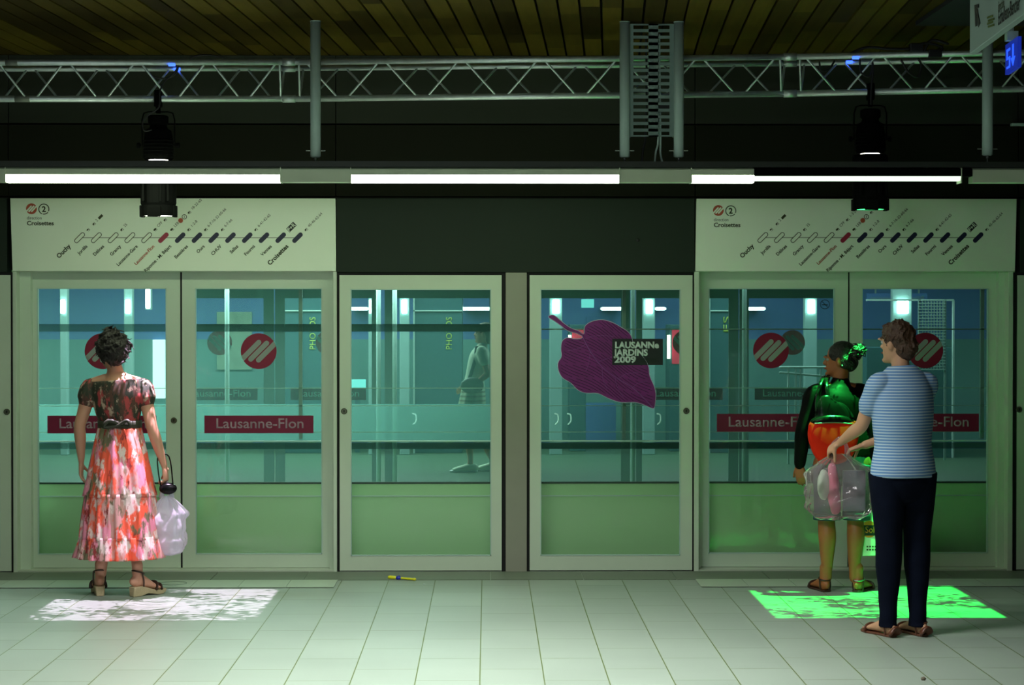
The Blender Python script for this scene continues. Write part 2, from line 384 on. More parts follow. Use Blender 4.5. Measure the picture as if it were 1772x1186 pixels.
def ell(bm, c, r, n=20, m=12, rot=None, fn=None):
    c = Vector(c); rings = []
    for j in range(1, m):
        th = PI * j / m; ring = []
        for i in range(n):
            ph = 2 * PI * i / n
            v = Vector((math.sin(th) * math.cos(ph), math.sin(th) * math.sin(ph), math.cos(th)))
            k = fn(v) if fn else 1
            v = Vector((v.x * r[0], v.y * r[1], v.z * r[2])) * k
            if rot: v = rot @ v
            ring.append(bm.verts.new(c + v))
        rings.append(ring)
    def pole(s):
        v = Vector((0, 0, s)); k = fn(v) if fn else 1; v = Vector((0, 0, s * r[2] * k))
        if rot: v = rot @ v
        return bm.verts.new(c + v)
    tp, bt = pole(1), pole(-1)
    for i in range(n):
        bm.faces.new((tp, rings[0][i], rings[0][(i + 1) % n]))
        bm.faces.new((bt, rings[-1][(i + 1) % n], rings[-1][i]))
        for j in range(m - 2):
            bm.faces.new((rings[j][i], rings[j + 1][i], rings[j + 1][(i + 1) % n], rings[j][(i + 1) % n]))
    return bm
def poly(bm, pts, y, t=0.001, idx=0):
    """flat plate: outline pts [(x,z)] on plane y, thickness t toward the camera"""
    a = [bm.verts.new((p[0], y, p[1])) for p in pts]; b = [bm.verts.new((p[0], y - t, p[1])) for p in pts]
    f = [bm.faces.new(b), bm.faces.new(a[::-1])]
    k = len(pts)
    for i in range(k): f.append(bm.faces.new((a[i], a[(i + 1) % k], b[(i + 1) % k], b[i])))
    for q in f: q.material_index = idx
    return bm
def capsule(cx, cz, dx, dz, r, n=8):
    """outline of a capsule from c-d to c+d"""
    L = math.hypot(dx, dz) or 1e-6; an = math.atan2(dz, dx); out = []
    for s, base in ((1, an - PI / 2), (-1, an + PI / 2)):
        for k in range(n + 1):
            q = base + PI * k / n
            out.append((cx + s * dx + r * math.cos(q), cz + s * dz + r * math.sin(q)))
    return out
def circ(cx, cz, r, n=40): return [(cx + r * math.cos(2 * PI * k / n), cz + r * math.sin(2 * PI * k / n)) for k in range(n)]
def lathe(bm, c, prof, axis='Z', n=32):
    rings = []
    for (r, h) in prof:
        ring = []
        for k in range(n):
            a = 2 * PI * k / n
            if axis == 'Z': v = Vector((r * math.cos(a), r * math.sin(a), h))
            elif axis == 'Y': v = Vector((r * math.cos(a), h, r * math.sin(a)))
            else: v = Vector((h, r * math.cos(a), r * math.sin(a)))
            ring.append(bm.verts.new(Vector(c) + v))
        rings.append(ring)
    for a, b in zip(rings, rings[1:]):
        for k in range(n): bm.faces.new((a[k], a[(k + 1) % n], b[(k + 1) % n], b[k]))
    bm.faces.new(rings[0]); bm.faces.new(rings[-1][::-1])
    return bm
def text(name, s, origin, right, up, size, m, parent, align='LEFT', length=None, depth=0.0006, bold=0.0, mirror=False, label=None):
    """flat lettering as a mesh; right/up unit vectors; size = capital em height"""
    cu = bpy.data.curves.new(name, 'FONT'); cu.body = s; cu.size = 1; cu.align_x = align; cu.extrude = 0.0
    cu.offset = bold; cu.resolution_u = 3
    tmp = bpy.data.objects.new('tmp', cu); COL.objects.link(tmp)
    dg = bpy.context.evaluated_depsgraph_get()
    me = bpy.data.meshes.new_from_object(tmp.evaluated_get(dg))
    bpy.data.objects.remove(tmp)
    right = Vector(right).normalized(); up = Vector(up).normalized(); nrm = right.cross(up)
    xs = [v.co.x for v in me.vertices] or [0, 1]
    k = size
    kx = (length / (max(xs) - min(xs))) if length else k
    for v in me.vertices:
        x, y = v.co.x * kx, v.co.y * k
        if mirror: x = -x
        v.co = Vector(origin) + right * x + up * y
    o = obj(name, me, m, parent)
    if depth:
        sd = o.modifiers.new('solid', 'SOLIDIFY'); sd.thickness = depth; sd.offset = 0
    return o

# ================================================================== SETTING
XL, XR = -7.5, 7.5
def S(bm, name, m, label, cat, **k):
    o = obj(name, bm, m, **k); return tag(o, label, cat, kind='structure')
# floor: object space origin shifted so that the brick joints fall as in the photo
fb = new(); box(fb, XL, XR, -3.0, YF + 0.30, -0.12, 0.0)
flo = S(fb, 'floor', M['floor'], 'grey-green tiled platform floor running up to the glass doors', 'floor')
# brick texture is rotated: its x runs along world y, its rows along -world x
FX0 = P(834, 1100, 0.1).x
def set_floor_phase():
    mp = [q for q in M['floor'].node_tree.nodes if q.type == 'MAPPING'][0]
    # rotated by 90 deg: bx = -y + lx ; by = x + ly
    mp.inputs['Location'].default_value = (10.49 + 0.6 * 10, 0.036 + 0.3056 * 40, 0)
set_floor_phase()
# darker tile row along the doors
db = new()
for i in range(-12, 13):
    x = i * 0.6112 + 0.02
    box(db, x + 0.002, x + 0.609, YF - 0.44, YF - 0.03, 0.0, 0.004)
S(db, 'trim_1', mat('edge_tile', (0.155, 0.19, 0.135), 0.5, var=0.08), 'row of darker floor tiles along the foot of the doors', 'floor tiles')
# pale strips in front of the two sliding-door bays
def yfloor(py): return FPX * CAMH / (py - 550)
ys0, ys1 = yfloor(1018.3), yfloor(1005.5)
for nm, xa, xb, lab in (('trim_2', -5.2, P(575, 1012, ys0).x + .01, 'row of pale floor tiles at the left sliding doors'),
                        ('trim_3', P(1213, 1010, ys0).x, 5.4, 'row of pale floor tiles at the right sliding doors')):
    b = new(); x = xb if nm == 'trim_2' else xa
    step = -0.3056 if nm == 'trim_2' else 0.3056
    while XL < x < XR and xa - .31 < x < xb + .31:
        x2 = x + step; lo, hi = min(x, x2), max(x, x2)
        if lo < xa - .01 and nm == 'trim_2': break
        if hi > xb + .01 and nm == 'trim_3': break
        box(b, lo + 0.0015, hi - 0.0015, ys0, ys1, 0.004, 0.006); x = x2
    S(b, nm, M['stripe'], lab, 'floor tiles')
jb = new(); box(jb, XL, XR, ys0 - .001, ys1 + .001, 0.0, 0.0036)
# ceiling of planks (built along its own axis, turned 3.6 degrees)
ANG = math.atan((1058 - 843.5) / FPX)
cb = new(); pw = 0.1226
phase = 0.0
for i in range(-75, 76):
    x = i * pw
    box(cb, x + 0.007, x + pw - 0.007, -9, 15.6, CZ, CZ + 0.02)
ceil = S(cb, 'ceiling', M['wood'], 'dark wooden plank ceiling over the platform', 'ceiling')
c0 = P(1040, 0, 1); t_ = (CZ - CAMH) / (c0.z - CAMH)
cx, cy = c0.x * t_, t_
ceil.rotation_euler = (0, 0, -ANG)
# slot between planks should pass through (cx, cy)
lx = cx * math.cos(ANG) - cy * math.sin(ANG)
off = lx - round(lx / pw) * pw
ceil.location = (off * math.cos(ANG), -off * math.sin(ANG), 0)
bb = new(); box(bb, -9, 9, -8, YF + 2, CZ + 0.06, CZ + 0.12)
S(bb, 'ceiling', M['black'], 'black void above the ceiling planks', 'ceiling')
# dark hatch in the ceiling at the right
hb = new(); box(hb, 2.55, 3.35, 10.6, 11.7, CZ - 0.03, CZ - 0.004)
S(hb, 'trim_4', M['black'], 'black recess in the plank ceiling beside the hanging sign', 'hatch')
# side walls of the hall far outside the frame, back wall
for nm, x0, x1, lab in (('wall_left', XL - .2, XL, 'dark wall closing the platform at the left'), ('wall_right', XR, XR + .2, 'dark wall closing the platform at the right')):
    b = new(); box(b, x0, x1, -3, 27.6, -1.2, 3.7); S(b, nm, M['wall2'], lab, 'wall')
b = new(); box(b, XL, XR, -3.2, -3.0, 0, 3.6); S(b, 'wall_back', M['wall2'], 'dark wall behind the camera', 'wall')

# ---- header wall above the doors
def zf(py, Y=YF): return P(843.5, py, Y).z
def xf(px, Y=YF): return P(px, 700, Y).x
wb = new()
cols = [XL, xf(17.5), xf(582), xf(1201.5), xf(1759), XR]
g = 0.006
for a, c in zip(cols, cols[1:]):
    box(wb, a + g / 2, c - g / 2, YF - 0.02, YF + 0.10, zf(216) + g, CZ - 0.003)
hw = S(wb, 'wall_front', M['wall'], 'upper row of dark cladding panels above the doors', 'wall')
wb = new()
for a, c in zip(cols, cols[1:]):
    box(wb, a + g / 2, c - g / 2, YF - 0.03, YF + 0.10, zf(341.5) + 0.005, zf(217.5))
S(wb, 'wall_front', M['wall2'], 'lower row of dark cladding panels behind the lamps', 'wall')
wb = new(); box(wb, XL, XR, YF + 0.10, YF + 0.16, zf(467), CZ)
S(wb, 'wall_front', M['black'], 'black backing behind the panel joints', 'wall')
# grey header boxes: middle, and the stubs left and right of the sign boards
for a, c, lab in ((xf(583.5), xf(1200.5), 'plain grey header panel between the two route signs'),
             (XL, xf(15), 'plain grey header panel at the left picture edge'), (xf(1762), XR, 'plain grey header panel at the right picture edge')):
    b = new(); box(b, a, c, YF - 0.035, YF + 0.10, zf(471.5), zf(344)); o = S(b, 'trim_5', M['panel'], lab, 'panel', bevel=0.003)
b = new(); ell(b, (xf(1103), YF - 0.036, zf(416)), (0.012, 0.004, 0.012), 12, 8); obj('stud', b, M['inkdark'], [o for o in bpy.data.objects if o.get('label') == 'plain grey header panel between the two route signs'][0], smooth=True)

# ---- doors
def logo(parent, cx, cz, r, y, mats, name='logo', mirror=False):
    """round badge with three slanting bars"""
    k = -1 if mirror else 1
    root = bpy.data.objects.new(name, None); COL.objects.link(root); root.parent = parent
    b = new(); poly(b, circ(cx, cz, r), y, 0.001)
    disc = obj('logo_disc', b, mats[0], parent)
    bpy.data.objects.remove(root)
    b = new(); d = r / 31.0; k_ = k
    def bar(x0, z0, x1, z1, w_):
        x0, x1 = cx + k * x0 * d, cx + k * x1 * d; z0 = cz + z0 * d; z1 = cz + z1 * d
        poly(b, capsule((x0 + x1) / 2, (z0 + z1) / 2, (x1 - x0) / 2, (z1 - z0) / 2, w_ * d), y - 0.0014, 0.0006)
    def bar_cut(a0, a1, w_, endr):
        # bar that runs out through the rim: rounded only at the inner end
        pts = capsule(0, 0, 0.001, 0, 1)
    q = math.sqrt(.5); w_ = 4.4
    for pp, t0, t1 in ((-10.6, None, 11), (0, -19.5, 19.5), (10.6, -11, None)):
        pts = []      # (t along the bar, offset across it)
        def rim(o, sg): return sg * math.sqrt(30.9 ** 2 - o * o)
        if t1 is None: pts += [(rim(pp - w_ + 2 * w_ * k / 6, 1), pp - w_ + 2 * w_ * k / 6) for k in range(7)]
        else: pts += [(t1 + w_ * math.sin(PI * k / 8), pp - w_ * math.cos(PI * k / 8)) for k in range(9)]
        if t0 is None: pts += [(rim(pp + w_ - 2 * w_ * k / 6, -1), pp + w_ - 2 * w_ * k / 6) for k in range(7)]
        else: pts += [(t0 - w_ * math.sin(PI * k / 8), pp + w_ * math.cos(PI * k / 8)) for k in range(9)]
        poly(b, [(cx + k_ * (a_ * q + o_ * q) * d, cz + (a_ * q - o_ * q) * d) for a_, o_ in pts], y - 0.0014, 0.0006)
    obj('logo_bar', b, mats[1], disc)
    return disc
def door(name, x0, x1, zt, zb, gx0, gx1, gzt, gzb, Y, m, label, depth=0.05, cat='door', glassm=None, lock=None, band=None, lg=None, mirrorlogo=False, out=-1, textm=None):
    t = thing(name, ((x0 + x1) / 2, Y, 0), label, cat, kind='structure')
    b = new()
    box(b, x0, gx0, Y, Y + depth, zb, zt); box(b, gx1, x1, Y, Y + depth, zb, zt)
    box(b, gx0, gx1, Y, Y + depth, gzt, zt); box(b, gx0, gx1, Y, Y + depth, zb, gzb)
    obj('frame', b, m, t)
    b = new(); i = 0.006
    for (a, c, d, e) in ((gx0, gx0 + i, gzb, gzt), (gx1 - i, gx1, gzb, gzt), (gx0, gx1, gzt - i, gzt), (gx0, gx1, gzb, gzb + i)):
        box(b, a, c, Y - 0.003, Y + 0.02, d, e)
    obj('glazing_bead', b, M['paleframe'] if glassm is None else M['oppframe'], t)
    b = new(); box(b, gx0 - .004, gx1 + .004, Y + 0.018, Y + 0.028, gzb - .004, gzt + .004)
    gl = obj('glass_pane', b, glassm or M['doorglass'], t)
    if lock:
        b = new(); lathe(b, (lock[0], Y, lock[1]), [(0.021, 0.0), (0.021, -0.006), (0.017, -0.010), (0.012, -0.010), (0.011, -0.006), (0.004, -0.006)], 'Y', 20)
        lk = obj('lock', b, M['lockbrass'], t, smooth=False)
        b = new(); box(b, lock[0] - .003, lock[0] + .003, Y - 0.012, Y - 0.006, lock[1] - .008, lock[1] + .008); obj('keyhole', b, M['black'], lk)
    yy = Y + 0.0175 if out < 0 else Y + 0.030
    if band:
        b = new(); poly(b, [(band[0], band[2]), (band[1], band[2]), (band[1], band[3]), (band[0], band[3])], yy, 0.001)
        bd = obj('name_band', b, M['oppband'] if mirrorlogo else M['band'], t)
        wd = band[1] - band[0]
        text('lettering', 'Lausanne-Flon', (band[0] + wd * 0.10, yy - 0.0016, band[2] + (band[3] - band[2]) * 0.29), (1, 0, 0), (0, 0, 1), (band[3] - band[2]) * 0.80, textm or M['bandtext'], bd, length=wd * 0.80, bold=0.012)
    if lg:
        logo(t, lg[0], lg[1], lg[2], yy, (M['oppred'] if mirrorlogo else M['maroon'], M['frost']), mirror=mirrorlogo)
    return t
YR = YF + 0.12     # recessed sliding leaves
def leaf(name, px, gpx, label, lock=None, band=None, lg=None):
    zt, zb = P(843, 466, YR).z + .02, 0.014
    return door(name, P(px[0], 700, YR).x, P(px[1], 700, YR).x, zt, zb, P(gpx[0], 700, YR).x, P(gpx[1], 700, YR).x,
                P(843, 499, YR).z, P(843, 959, YR).z, YR, M['frame2'], label,
                lock=lock and (P(lock[0], lock[1], YR).x, P(lock[0], lock[1], YR).z),
                band=band and (P(band[0], 700, YR).x, P(band[1], 700, YR).x, P(843, band[3], YR).z, P(843, band[2], YR).z),
                lg=lg and (P(lg[0], 700, YR).x, P(843, lg[1], YR).z, 31 * YR / FPX))
leaf('door_1', (46, 312), (65, 288.5), 'sliding glass door behind the woman in the floral dress', (301, 728), (81, 270, 719.5, 750), (177, 608))
leaf('door_2', (315.5, 571), (338, 557.5), 'sliding glass door right of the woman in the floral dress, badge fully visible', None, (353, 542, 719.5, 750), (447.3, 608))
d3 = leaf('door_3', (1213, 1467), (1226, 1444), 'sliding glass door left of the woman in the dark top', None, (1241, 1430, 717, 748), (1334.5, 607))
q = P(1427.5, 527, YR + .017); b = new()
tube(b, [(q.x + .031 * math.cos(a), q.y, q.z + .031 * math.sin(a)) for a in [2 * PI * k / 28 for k in range(28)]], .0022, n=5, closed=True)
tube(b, [(q.x - .022, q.y, q.z + .022), (q.x + .022, q.y, q.z - .022)], .0022, n=5); tube(b, [(q.x - .018, q.y, q.z - .003), (q.x + .018, q.y, q.z - .003)], .003, n=5)
obj('round_pictogram', b, M['panel'], d3)
leaf('door_4', (1470, 1732), (1491, 1710), 'sliding glass door behind the person in the striped T-shirt', None, (1506, 1695, 717, 748), (1602, 607))
# black rubber meeting edges
for px in (313.8, 1468.5):
    b = new(); x = P(px, 700, YR).x; box(b, x - 0.008, x + 0.008, YR + 0.01, YR + 0.045, 0.012, 2.03)
    S(b, 'trim_6', M['rubber'], 'black rubber edge between the two %s sliding doors' % ('left' if px < 500 else 'right'), 'seal')
def fixed(name, px, gpx, label, lock=None):
    return door(name, xf(px[0]), xf(px[1]), zf(476.5), 0.010, xf(gpx[0]), xf(gpx[1]), zf(500.5), zf(961.5), YF - 0.02, M['frame'], label,
                lock=lock and (P(lock[0], lock[1], YF - .02).x, P(lock[0], lock[1], YF - .02).z))
d5 = fixed('door_5', (588, 868), (607, 850), 'fixed glass panel with the pale frame left of the middle column', (595.5, 712))
d6 = fixed('door_6', (916.5, 1197.5), (935, 1177), 'fixed glass panel carrying the purple leaf sticker', (1187.5, 711.5))
fixed('door_7', (-262, 20), (-243, 1), 'fixed glass panel cut off by the left picture edge', (12, 713))
fixed('door_8', (1758.5, 2040), (1777, 2020), 'fixed glass panel cut off by the right picture edge', (1763.5, 709))
# middle column and jambs
b = new(); box(b, xf(875), xf(911.5), YF - 0.03, YF + 0.08, 0, zf(472)); S(b, 'trim_7', M['column'], 'grey-brown column between the two middle glass panels', 'column', bevel=0.003)
b = new(); box(b, xf(-320), xf(-268), YF - 0.03, YF + 0.08, 0, zf(472)); box(b, xf(2046), xf(2090), YF - .03, YF + .08, 0, zf(472)); S(b, 'trim_7', M['column'], 'grey-brown columns beyond the picture edges', 'column', bevel=0.003)
def jamb(pxa, pxb, side, label):
    b = new(); x0, x1 = xf(pxa), xf(pxb)
    box(b, x0, x1, YF - 0.03, YR + 0.06, 0.0, zf(470))
    S(b, 'trim_8', M['frame'], label, 'door jamb', bevel=0.004)
jamb(24, 31, 1, 'pale jamb at the far left of the left door bay')
jamb(577, 583.5, -1, 'pale jamb at the right of the left door bay')
jamb(1200.5, 1209, 1, 'pale jamb at the left of the right door bay')
jamb(1742, 1751, -1, 'pale jamb at the right of the right door bay')
for a, c, lab in ((31, 50, 'recessed pale post beside the leftmost sliding door'), (569, 577, 'recessed pale post right of the left sliding doors'),
             (1209, 1215, 'recessed pale post left of the right sliding doors'), (1731, 1742, 'recessed pale post right of the right sliding doors')):
    b = new(); box(b, xf(a), xf(c), YF + 0.06, YR + 0.06, 0.0, zf(470)); S(b, 'trim_9', M['frame2'], lab, 'door post')
# bright thresholds of the sliding bays and thin sill lines under the fixed panels
for a, c, lab in ((30, 577, 'bright metal threshold under the left sliding doors'), (1209, 1742, 'bright metal threshold under the right sliding doors')):
    b = new(); box(b, xf(a), xf(c), YF - 0.02, YR + 0.09, 0.0, 0.012); S(b, 'trim_10', mat('threshold', (0.62, 0.68, 0.56), 0.35, 0.3), lab, 'threshold')
b = new()
for a, c in ((588, 868), (916.5, 1197.5), (-262, 20), (1758.5, 2040)): box(b, xf(a), xf(c), YF - 0.026, YF + 0.03, 0, 0.006)
S(b, 'trim_11', M['metal'], 'thin metal sill line under the fixed glass panels', 'sill')
b = new(); box(b, xf(583), xf(1201), YF + 0.03, YF + 0.10, 0, 0.010)
# black gaps round the fixed panels
b = new()
for x, x2 in ((20.0, 25), (583.5, 588.5), (867.5, 875.5), (911, 917), (1196.5, 1201.5), (1753, 1759)):
    box(b, xf(x), xf(x2), YF - 0.012, YF + 0.02, 0, zf(471.5))
for a, c in ((-262, 20), (588, 868), (916.5, 1197.5), (1758.5, 2040)):
    box(b, xf(a), xf(c), YF - 0.012, YF + 0.02, zf(476.8), zf(471.5)); box(b, xf(a), xf(c), YF - 0.012, YF + 0.02, 0.003, 0.010)
S(b, 'trim_12', M['black'], 'black shadow gaps beside the fixed glass panels', 'gap')

# ---- stickers on the fixed panel
yy = YF - 0.003
t = thing('leaf_sticker', tuple(P(1040, 630, yy)), 'purple leaf sticker with a white outline on the right middle glass', 'sticker')
def L5(pts, Y=yy): return [(P(580 + x / 2.858, 460 + y / 2.858, Y).x, P(580 + x / 2.858, 460 + y / 2.858, Y).z) for x, y in pts]
leafp = [(1235, 300), (1268, 276), (1320, 267), (1370, 280), (1412, 303), (1447, 325), (1466, 352), (1480, 400), (1530, 460), (1550, 500), (1556, 545), (1575, 590), (1586, 632), (1583, 682), (1576, 706), (1558, 702), (1520, 686), (1480, 676), (1410, 676), (1350, 656), (1300, 632), (1240, 630), (1200, 615), (1165, 580), (1125, 555), (1105, 520), (1102, 480), (1120, 450), (1117, 410), (1124, 372), (1150, 356), (1185, 362), (1215, 360), (1222, 350), (1195, 335), (1150, 322), (1110, 292), (1078, 270), (1055, 256), (1062, 246), (1085, 247), (1130, 284), (1165, 308), (1203, 322), (1230, 338)]
def smoothloop(pts, k=3):
    p = [Vector((a, b, 0)) for a, b in pts]; n_ = len(p); out = []
    for i in range(n_):
        p0, p1, p2, p3 = p[i - 1], p[i], p[(i + 1) % n_], p[(i + 2) % n_]
        for q in range(k):
            t2 = q / k
            v = 0.5 * ((2 * p1) + (p2 - p0) * t2 + (2 * p0 - 5 * p1 + 4 * p2 - p3) * t2 ** 2 + (3 * p1 - p0 - 3 * p2 + p3) * t2 ** 3)
            out.append((v.x, v.y))
    return out
lp = smoothloop(leafp)
b = new(); poly(b, L5(lp), yy, 0.0008); obj('leaf_blade', b, M['leafpurple'], t)
b = new(); wl = [(p[0], yy - 0.0012, p[1]) for p in L5(lp)]; tube(b, wl, (0.0026, 0.0006) and 0.0022, n=6, closed=True); obj('white_outline', b, M['leafwhite'], t)
veins = [[(1222, 345), (1260, 420), (1320, 500), (1400, 560), (1480, 610), (1570, 700)],
         [(1245, 385), (1200, 410), (1150, 420)], [(1262, 420), (1255, 480), (1240, 520)], [(1320, 500), (1325, 560), (1345, 610)],
         [(1385, 550), (1395, 600), (1425, 650)], [(1240, 360), (1300, 345), (1380, 350)], [(1300, 475), (1360, 455), (1400, 440)],
         [(1400, 560), (1440, 535), (1500, 530)], [(1470, 605), (1500, 580), (1545, 570)]]
b = new()
for i, v in enumerate(veins):
    tube(b, [(p[0], yy - 0.001, p[1]) for p in L5(v)], 0.0045 if i == 0 else 0.0018, n=6, sub=4)
obj('vein', b, M['leafvein'], t)
b = new()
def inside(x, y, pg):
    c = False; j = len(pg) - 1
    for i in range(len(pg)):
        if (pg[i][1] > y) != (pg[j][1] > y) and x < (pg[j][0] - pg[i][0]) * (y - pg[i][1]) / (pg[j][1] - pg[i][1]) + pg[i][0]: c = not c
        j = i
    return c
for k in range(60):          # fine hatching that follows the blade
    c0_ = -620 + k * 15; run = []
    for q in range(90):
        x = 1100 + q * 5.5; y = x * 0.62 + c0_ + 14 * math.sin(x / 55.0)
        if inside(x, y, leafp) and inside(x + 10, y + 6, leafp) and inside(x - 10, y - 6, leafp) and ((k * 7 + q) % 31) > 2: run.append((x, y))
        else:
            if len(run) > 3: tube(b, [(p[0], yy - 0.0010, p[1]) for p in L5(run[::2])], 0.0017, n=4)
            run = []
obj('hatching', b, M['leafline'], t)
a0, a1 = P(1059.5, 586.5, yy), P(1147, 632, yy)
t = thing('garden_festival_label', tuple(P(1103, 609, yy)), 'small black label with pale writing overlapping the purple leaf sticker', 'sticker')
b = new(); poly(b, [(a0.x, a1.z), (a1.x, a1.z), (a1.x, a0.z), (a0.x, a0.z)], yy - 0.0022, 0.0006); obj('label_card', b, M['blacklabel'], t)
for s, px0, px1, pyb in (('LAUSANNe', 1064, 1140, 602.5), ('JARDINS', 1063.5, 1123, 615.5), ('2009', 1063.5, 1101, 627.5)):
    p0 = P(px0, pyb, yy - .0034)
    text('lettering', s, p0, (1, 0, 0), (0, 0, 1), 0.0595, M['whiteink'], t, length=(px1 - px0) / FPX * yy, bold=0.045)
b = new()
for i in range(4):
    p0 = P(1108, 620 + i * 2.2, yy); p1 = P(1140 - (i % 2) * 4, 621 + i * 2.2, yy)
    poly(b, [(p0.x, p1.z), (p1.x, p1.z), (p1.x, p0.z), (p0.x, p0.z)], yy - 0.003, 0.0003)
obj('small_print', b, M['panel'], t)

# ---- route signs
names = ['Ouchy', 'Jordils', 'Délices', 'Grancy', 'Lausanne-Gare', 'Lausanne-Flon', 'Riponne - M. Béjart', 'Bessières', 'Ours', 'CHUV', 'Sallaz', 'Fourmi', 'Vennes', 'Croisettes']
extra = {0: [('boat', 19.5), ('bus', 34), ('2', 40.5), ('dark', 51)], 2: [('bus', 20), ('25', 27)], 4: [('train', 20), ('CFF', 27), ('bus', 44), ('1-3-21', 51)],
         5: [('train', 20), ('LEB', 27), ('m', 42), ('1c', 51), ('bus', 62), ('18-22-60', 69)], 6: [('bus', 20), ('1-2-8', 27)],
         7: [('bus', 20), ('6-7-16-22-60-66', 27)], 8: [('bus', 20), ('6-7-66', 27)], 10: [('bus', 20), ('6-41-42-65', 27)], 12: [('PR', 26)], 13: [('bus', 20), ('45-46-62-64', 27)]}
def route_sign(x0, x1, x0b, x1b, mx0, mstep, my, lgx, lgy, label):
    Y = YF - 0.045; s = FPX / Y
    t = thing('route_sign', tuple(P((x0 + x1) / 2, 405, Y)), label, 'sign', 'line route signs above the sliding doors')
    b = new()
    A = [P(x0, 343.5, Y), P(x1, 343.5, Y), P(x1b, 469.5, Y), P(x0b, 469.5, Y)]
    zt, zb = zf(343.7, Y), zf(469.3, Y)
    v = [(A[0].x, zt), (A[1].x, zt), (A[2].x, zb), (A[3].x, zb)]
    f = [b.verts.new((x, Y, z)) for x, z in v]; k = [b.verts.new((x, YR + 0.05, z)) for x, z in v]
    b.faces.new(f); b.faces.new(k[::-1])
    for i in range(4): b.faces.new((f[i], f[(i + 1) % 4], k[(i + 1) % 4], k[i]))
    obj('sign_board', b, M['sign'], t, bevel=0.002)
    y = Y - 0.0003
    def W(px, py): q = P(px, py, Y); return q.x, q.z
    u = Y / FPX
    cxz = W(lgx, lgy)
    d = obj('round_logo', poly(new(), circ(cxz[0], cxz[1], 9.3 * u), y, 0.0008), M['orange'], t)
    b = new()
    for o_ in (-4.6, 0, 4.6):
        poly(b, capsule(cxz[0] + o_ * u, cxz[1], 4.0 * u, 4.4 * u, 1.3 * u), y - 0.001, 0.0004)
    obj('logo_bar', b, M['sign'], d)
    c2 = W(lgx + 21.5, lgy + 0.6)
    b = new(); tube(b, [(p[0], y - .0008, p[1]) for p in [(c2[0] + 8.7 * u * math.cos(a), c2[1] + 8.7 * u * math.sin(a)) for a in [math.radians(q) for q in range(-20, 245, 8)]]], 0.75 * u, n=6)
    tube(b, [(p[0], y - .0008, p[1]) for p in [(c2[0] + 8.7 * u * math.cos(a), c2[1] + 8.7 * u * math.sin(a)) for a in [math.radians(q) for q in range(262, 325, 8)]]], 0.75 * u, n=6)
    obj('line_ring', b, M['ink'], t)
    text('line_number', '2', (c2[0], y - .001, c2[1] - 4.6 * u), (1, 0, 0), (0, 0, 1), 13.5 * u, M['ink'], t, align='CENTER', bold=0.03)
    q = W(lgx - 8, lgy + 18.5); text('lettering', 'direction', (q[0], y - .001, q[1]), (1, 0, 0), (0, 0, 1), 8 * u, M['ink'], t, length=25 * u)
    q = W(lgx - 8, lgy + 28.5); text('lettering', 'Croisettes', (q[0], y - .001, q[1]), (1, 0, 0), (0, 0, 1), 10.5 * u, M['ink'], t, length=46 * u, bold=0.022)
    # line through the stops
    b = new()
    for i in range(13):
        a, c = W(mx0 + i * mstep + (4 if i < 5 else 0), my), W(mx0 + (i + 1) * mstep - (4 if i < 4 else 0), my)
        poly(b, [(a[0], a[1] - .45 * u), (c[0], a[1] - .45 * u), (c[0], a[1] + .45 * u), (a[0], a[1] + .45 * u)], y, 0.0004)
    obj('route_line', b, M['ink'], t)
    dg = (math.sqrt(.5), 0, math.sqrt(.5)); up = (-math.sqrt(.5), 0, math.sqrt(.5))
    for i, nm in enumerate(names):
        c = W(mx0 + i * mstep, my)
        b = new()
        if i < 5:
            loop = capsule(c[0], c[1], 5.3 * u, 5.3 * u, 3.4 * u)
            tube(b, [(p[0], y - .0006, p[1]) for p in loop], 0.55 * u, n=6, closed=True)
            obj('stop_marker', b, M['ink'], t)
        else:
            poly(b, capsule(c[0], c[1], 5.2 * u, 5.2 * u, 3.9 * u), y - 0.0005, 0.0005)
            obj('stop_marker', b, M['red'] if i == 5 else M['navy'], t)
        big = i in (0, 13)
        e = W(mx0 + i * mstep - (15 if not big else 15), my + 15.5)
        text('station_name', nm, (e[0], y - .001, e[1]), dg, up, (10.8 if big else 7.9) * u, M['orange'] if i == 5 else M['ink'], t, align='RIGHT', bold=0.03 if big else 0.022)
        for kind, dist in extra.get(i, []):
            o_ = dist * u / math.sqrt(2); pc = (c[0] + o_, c[1] + o_)
            if kind in ('bus', 'train', 'boat', 'dark'):
                h = 2.75 * u * 1.414
                if kind == 'dark': pts = capsule(pc[0], pc[1], 3.2 * u, 3.2 * u, 2.2 * u, 1)
                else: pts = [(pc[0] + h, pc[1]), (pc[0], pc[1] + h), (pc[0] - h, pc[1]), (pc[0], pc[1] - h)]
                if kind in ('dark',): obj('pictogram', poly(new(), pts, y, 0.0005), M['ink'], t)
                else:
                    b = new(); tube(b, [(p[0], y - .0005, p[1]) for p in pts], 0.45 * u, n=4, closed=True)
                    poly(b, capsule(pc[0], pc[1], 0.9 * u, 0.9 * u, (1.6 if kind == 'train' else 1.0) * u, 3), y, 0.0005)
                    if kind == 'bus': poly(b, capsule(pc[0] + .2 * u, pc[1] - 1.9 * u, .7 * u, .7 * u, .5 * u, 3), y, 0.0005)
                    obj('pictogram', b, M['ink'], t)
            elif kind == 'PR':
                h = 8.6 * u / 1.414; q2 = 4.4 * u / 1.414
                pts = [(pc[0] - h - q2, pc[1] - h + q2), (pc[0] - h + q2, pc[1] - h - q2), (pc[0] + h + q2, pc[1] + h - q2), (pc[0] + h - q2, pc[1] + h + q2)]
                pr = obj('park_and_ride_label', poly(new(), pts, y, 0.0006), M['inkdark'], t)
                text('lettering', 'P+R', (pc[0] - .2 * u + 2.2 * u, y - .0012, pc[1] - 2.6 * u), dg, up, 9.4 * u, M['sign'], pr, align='CENTER', bold=0.02)
            elif kind == 'm':
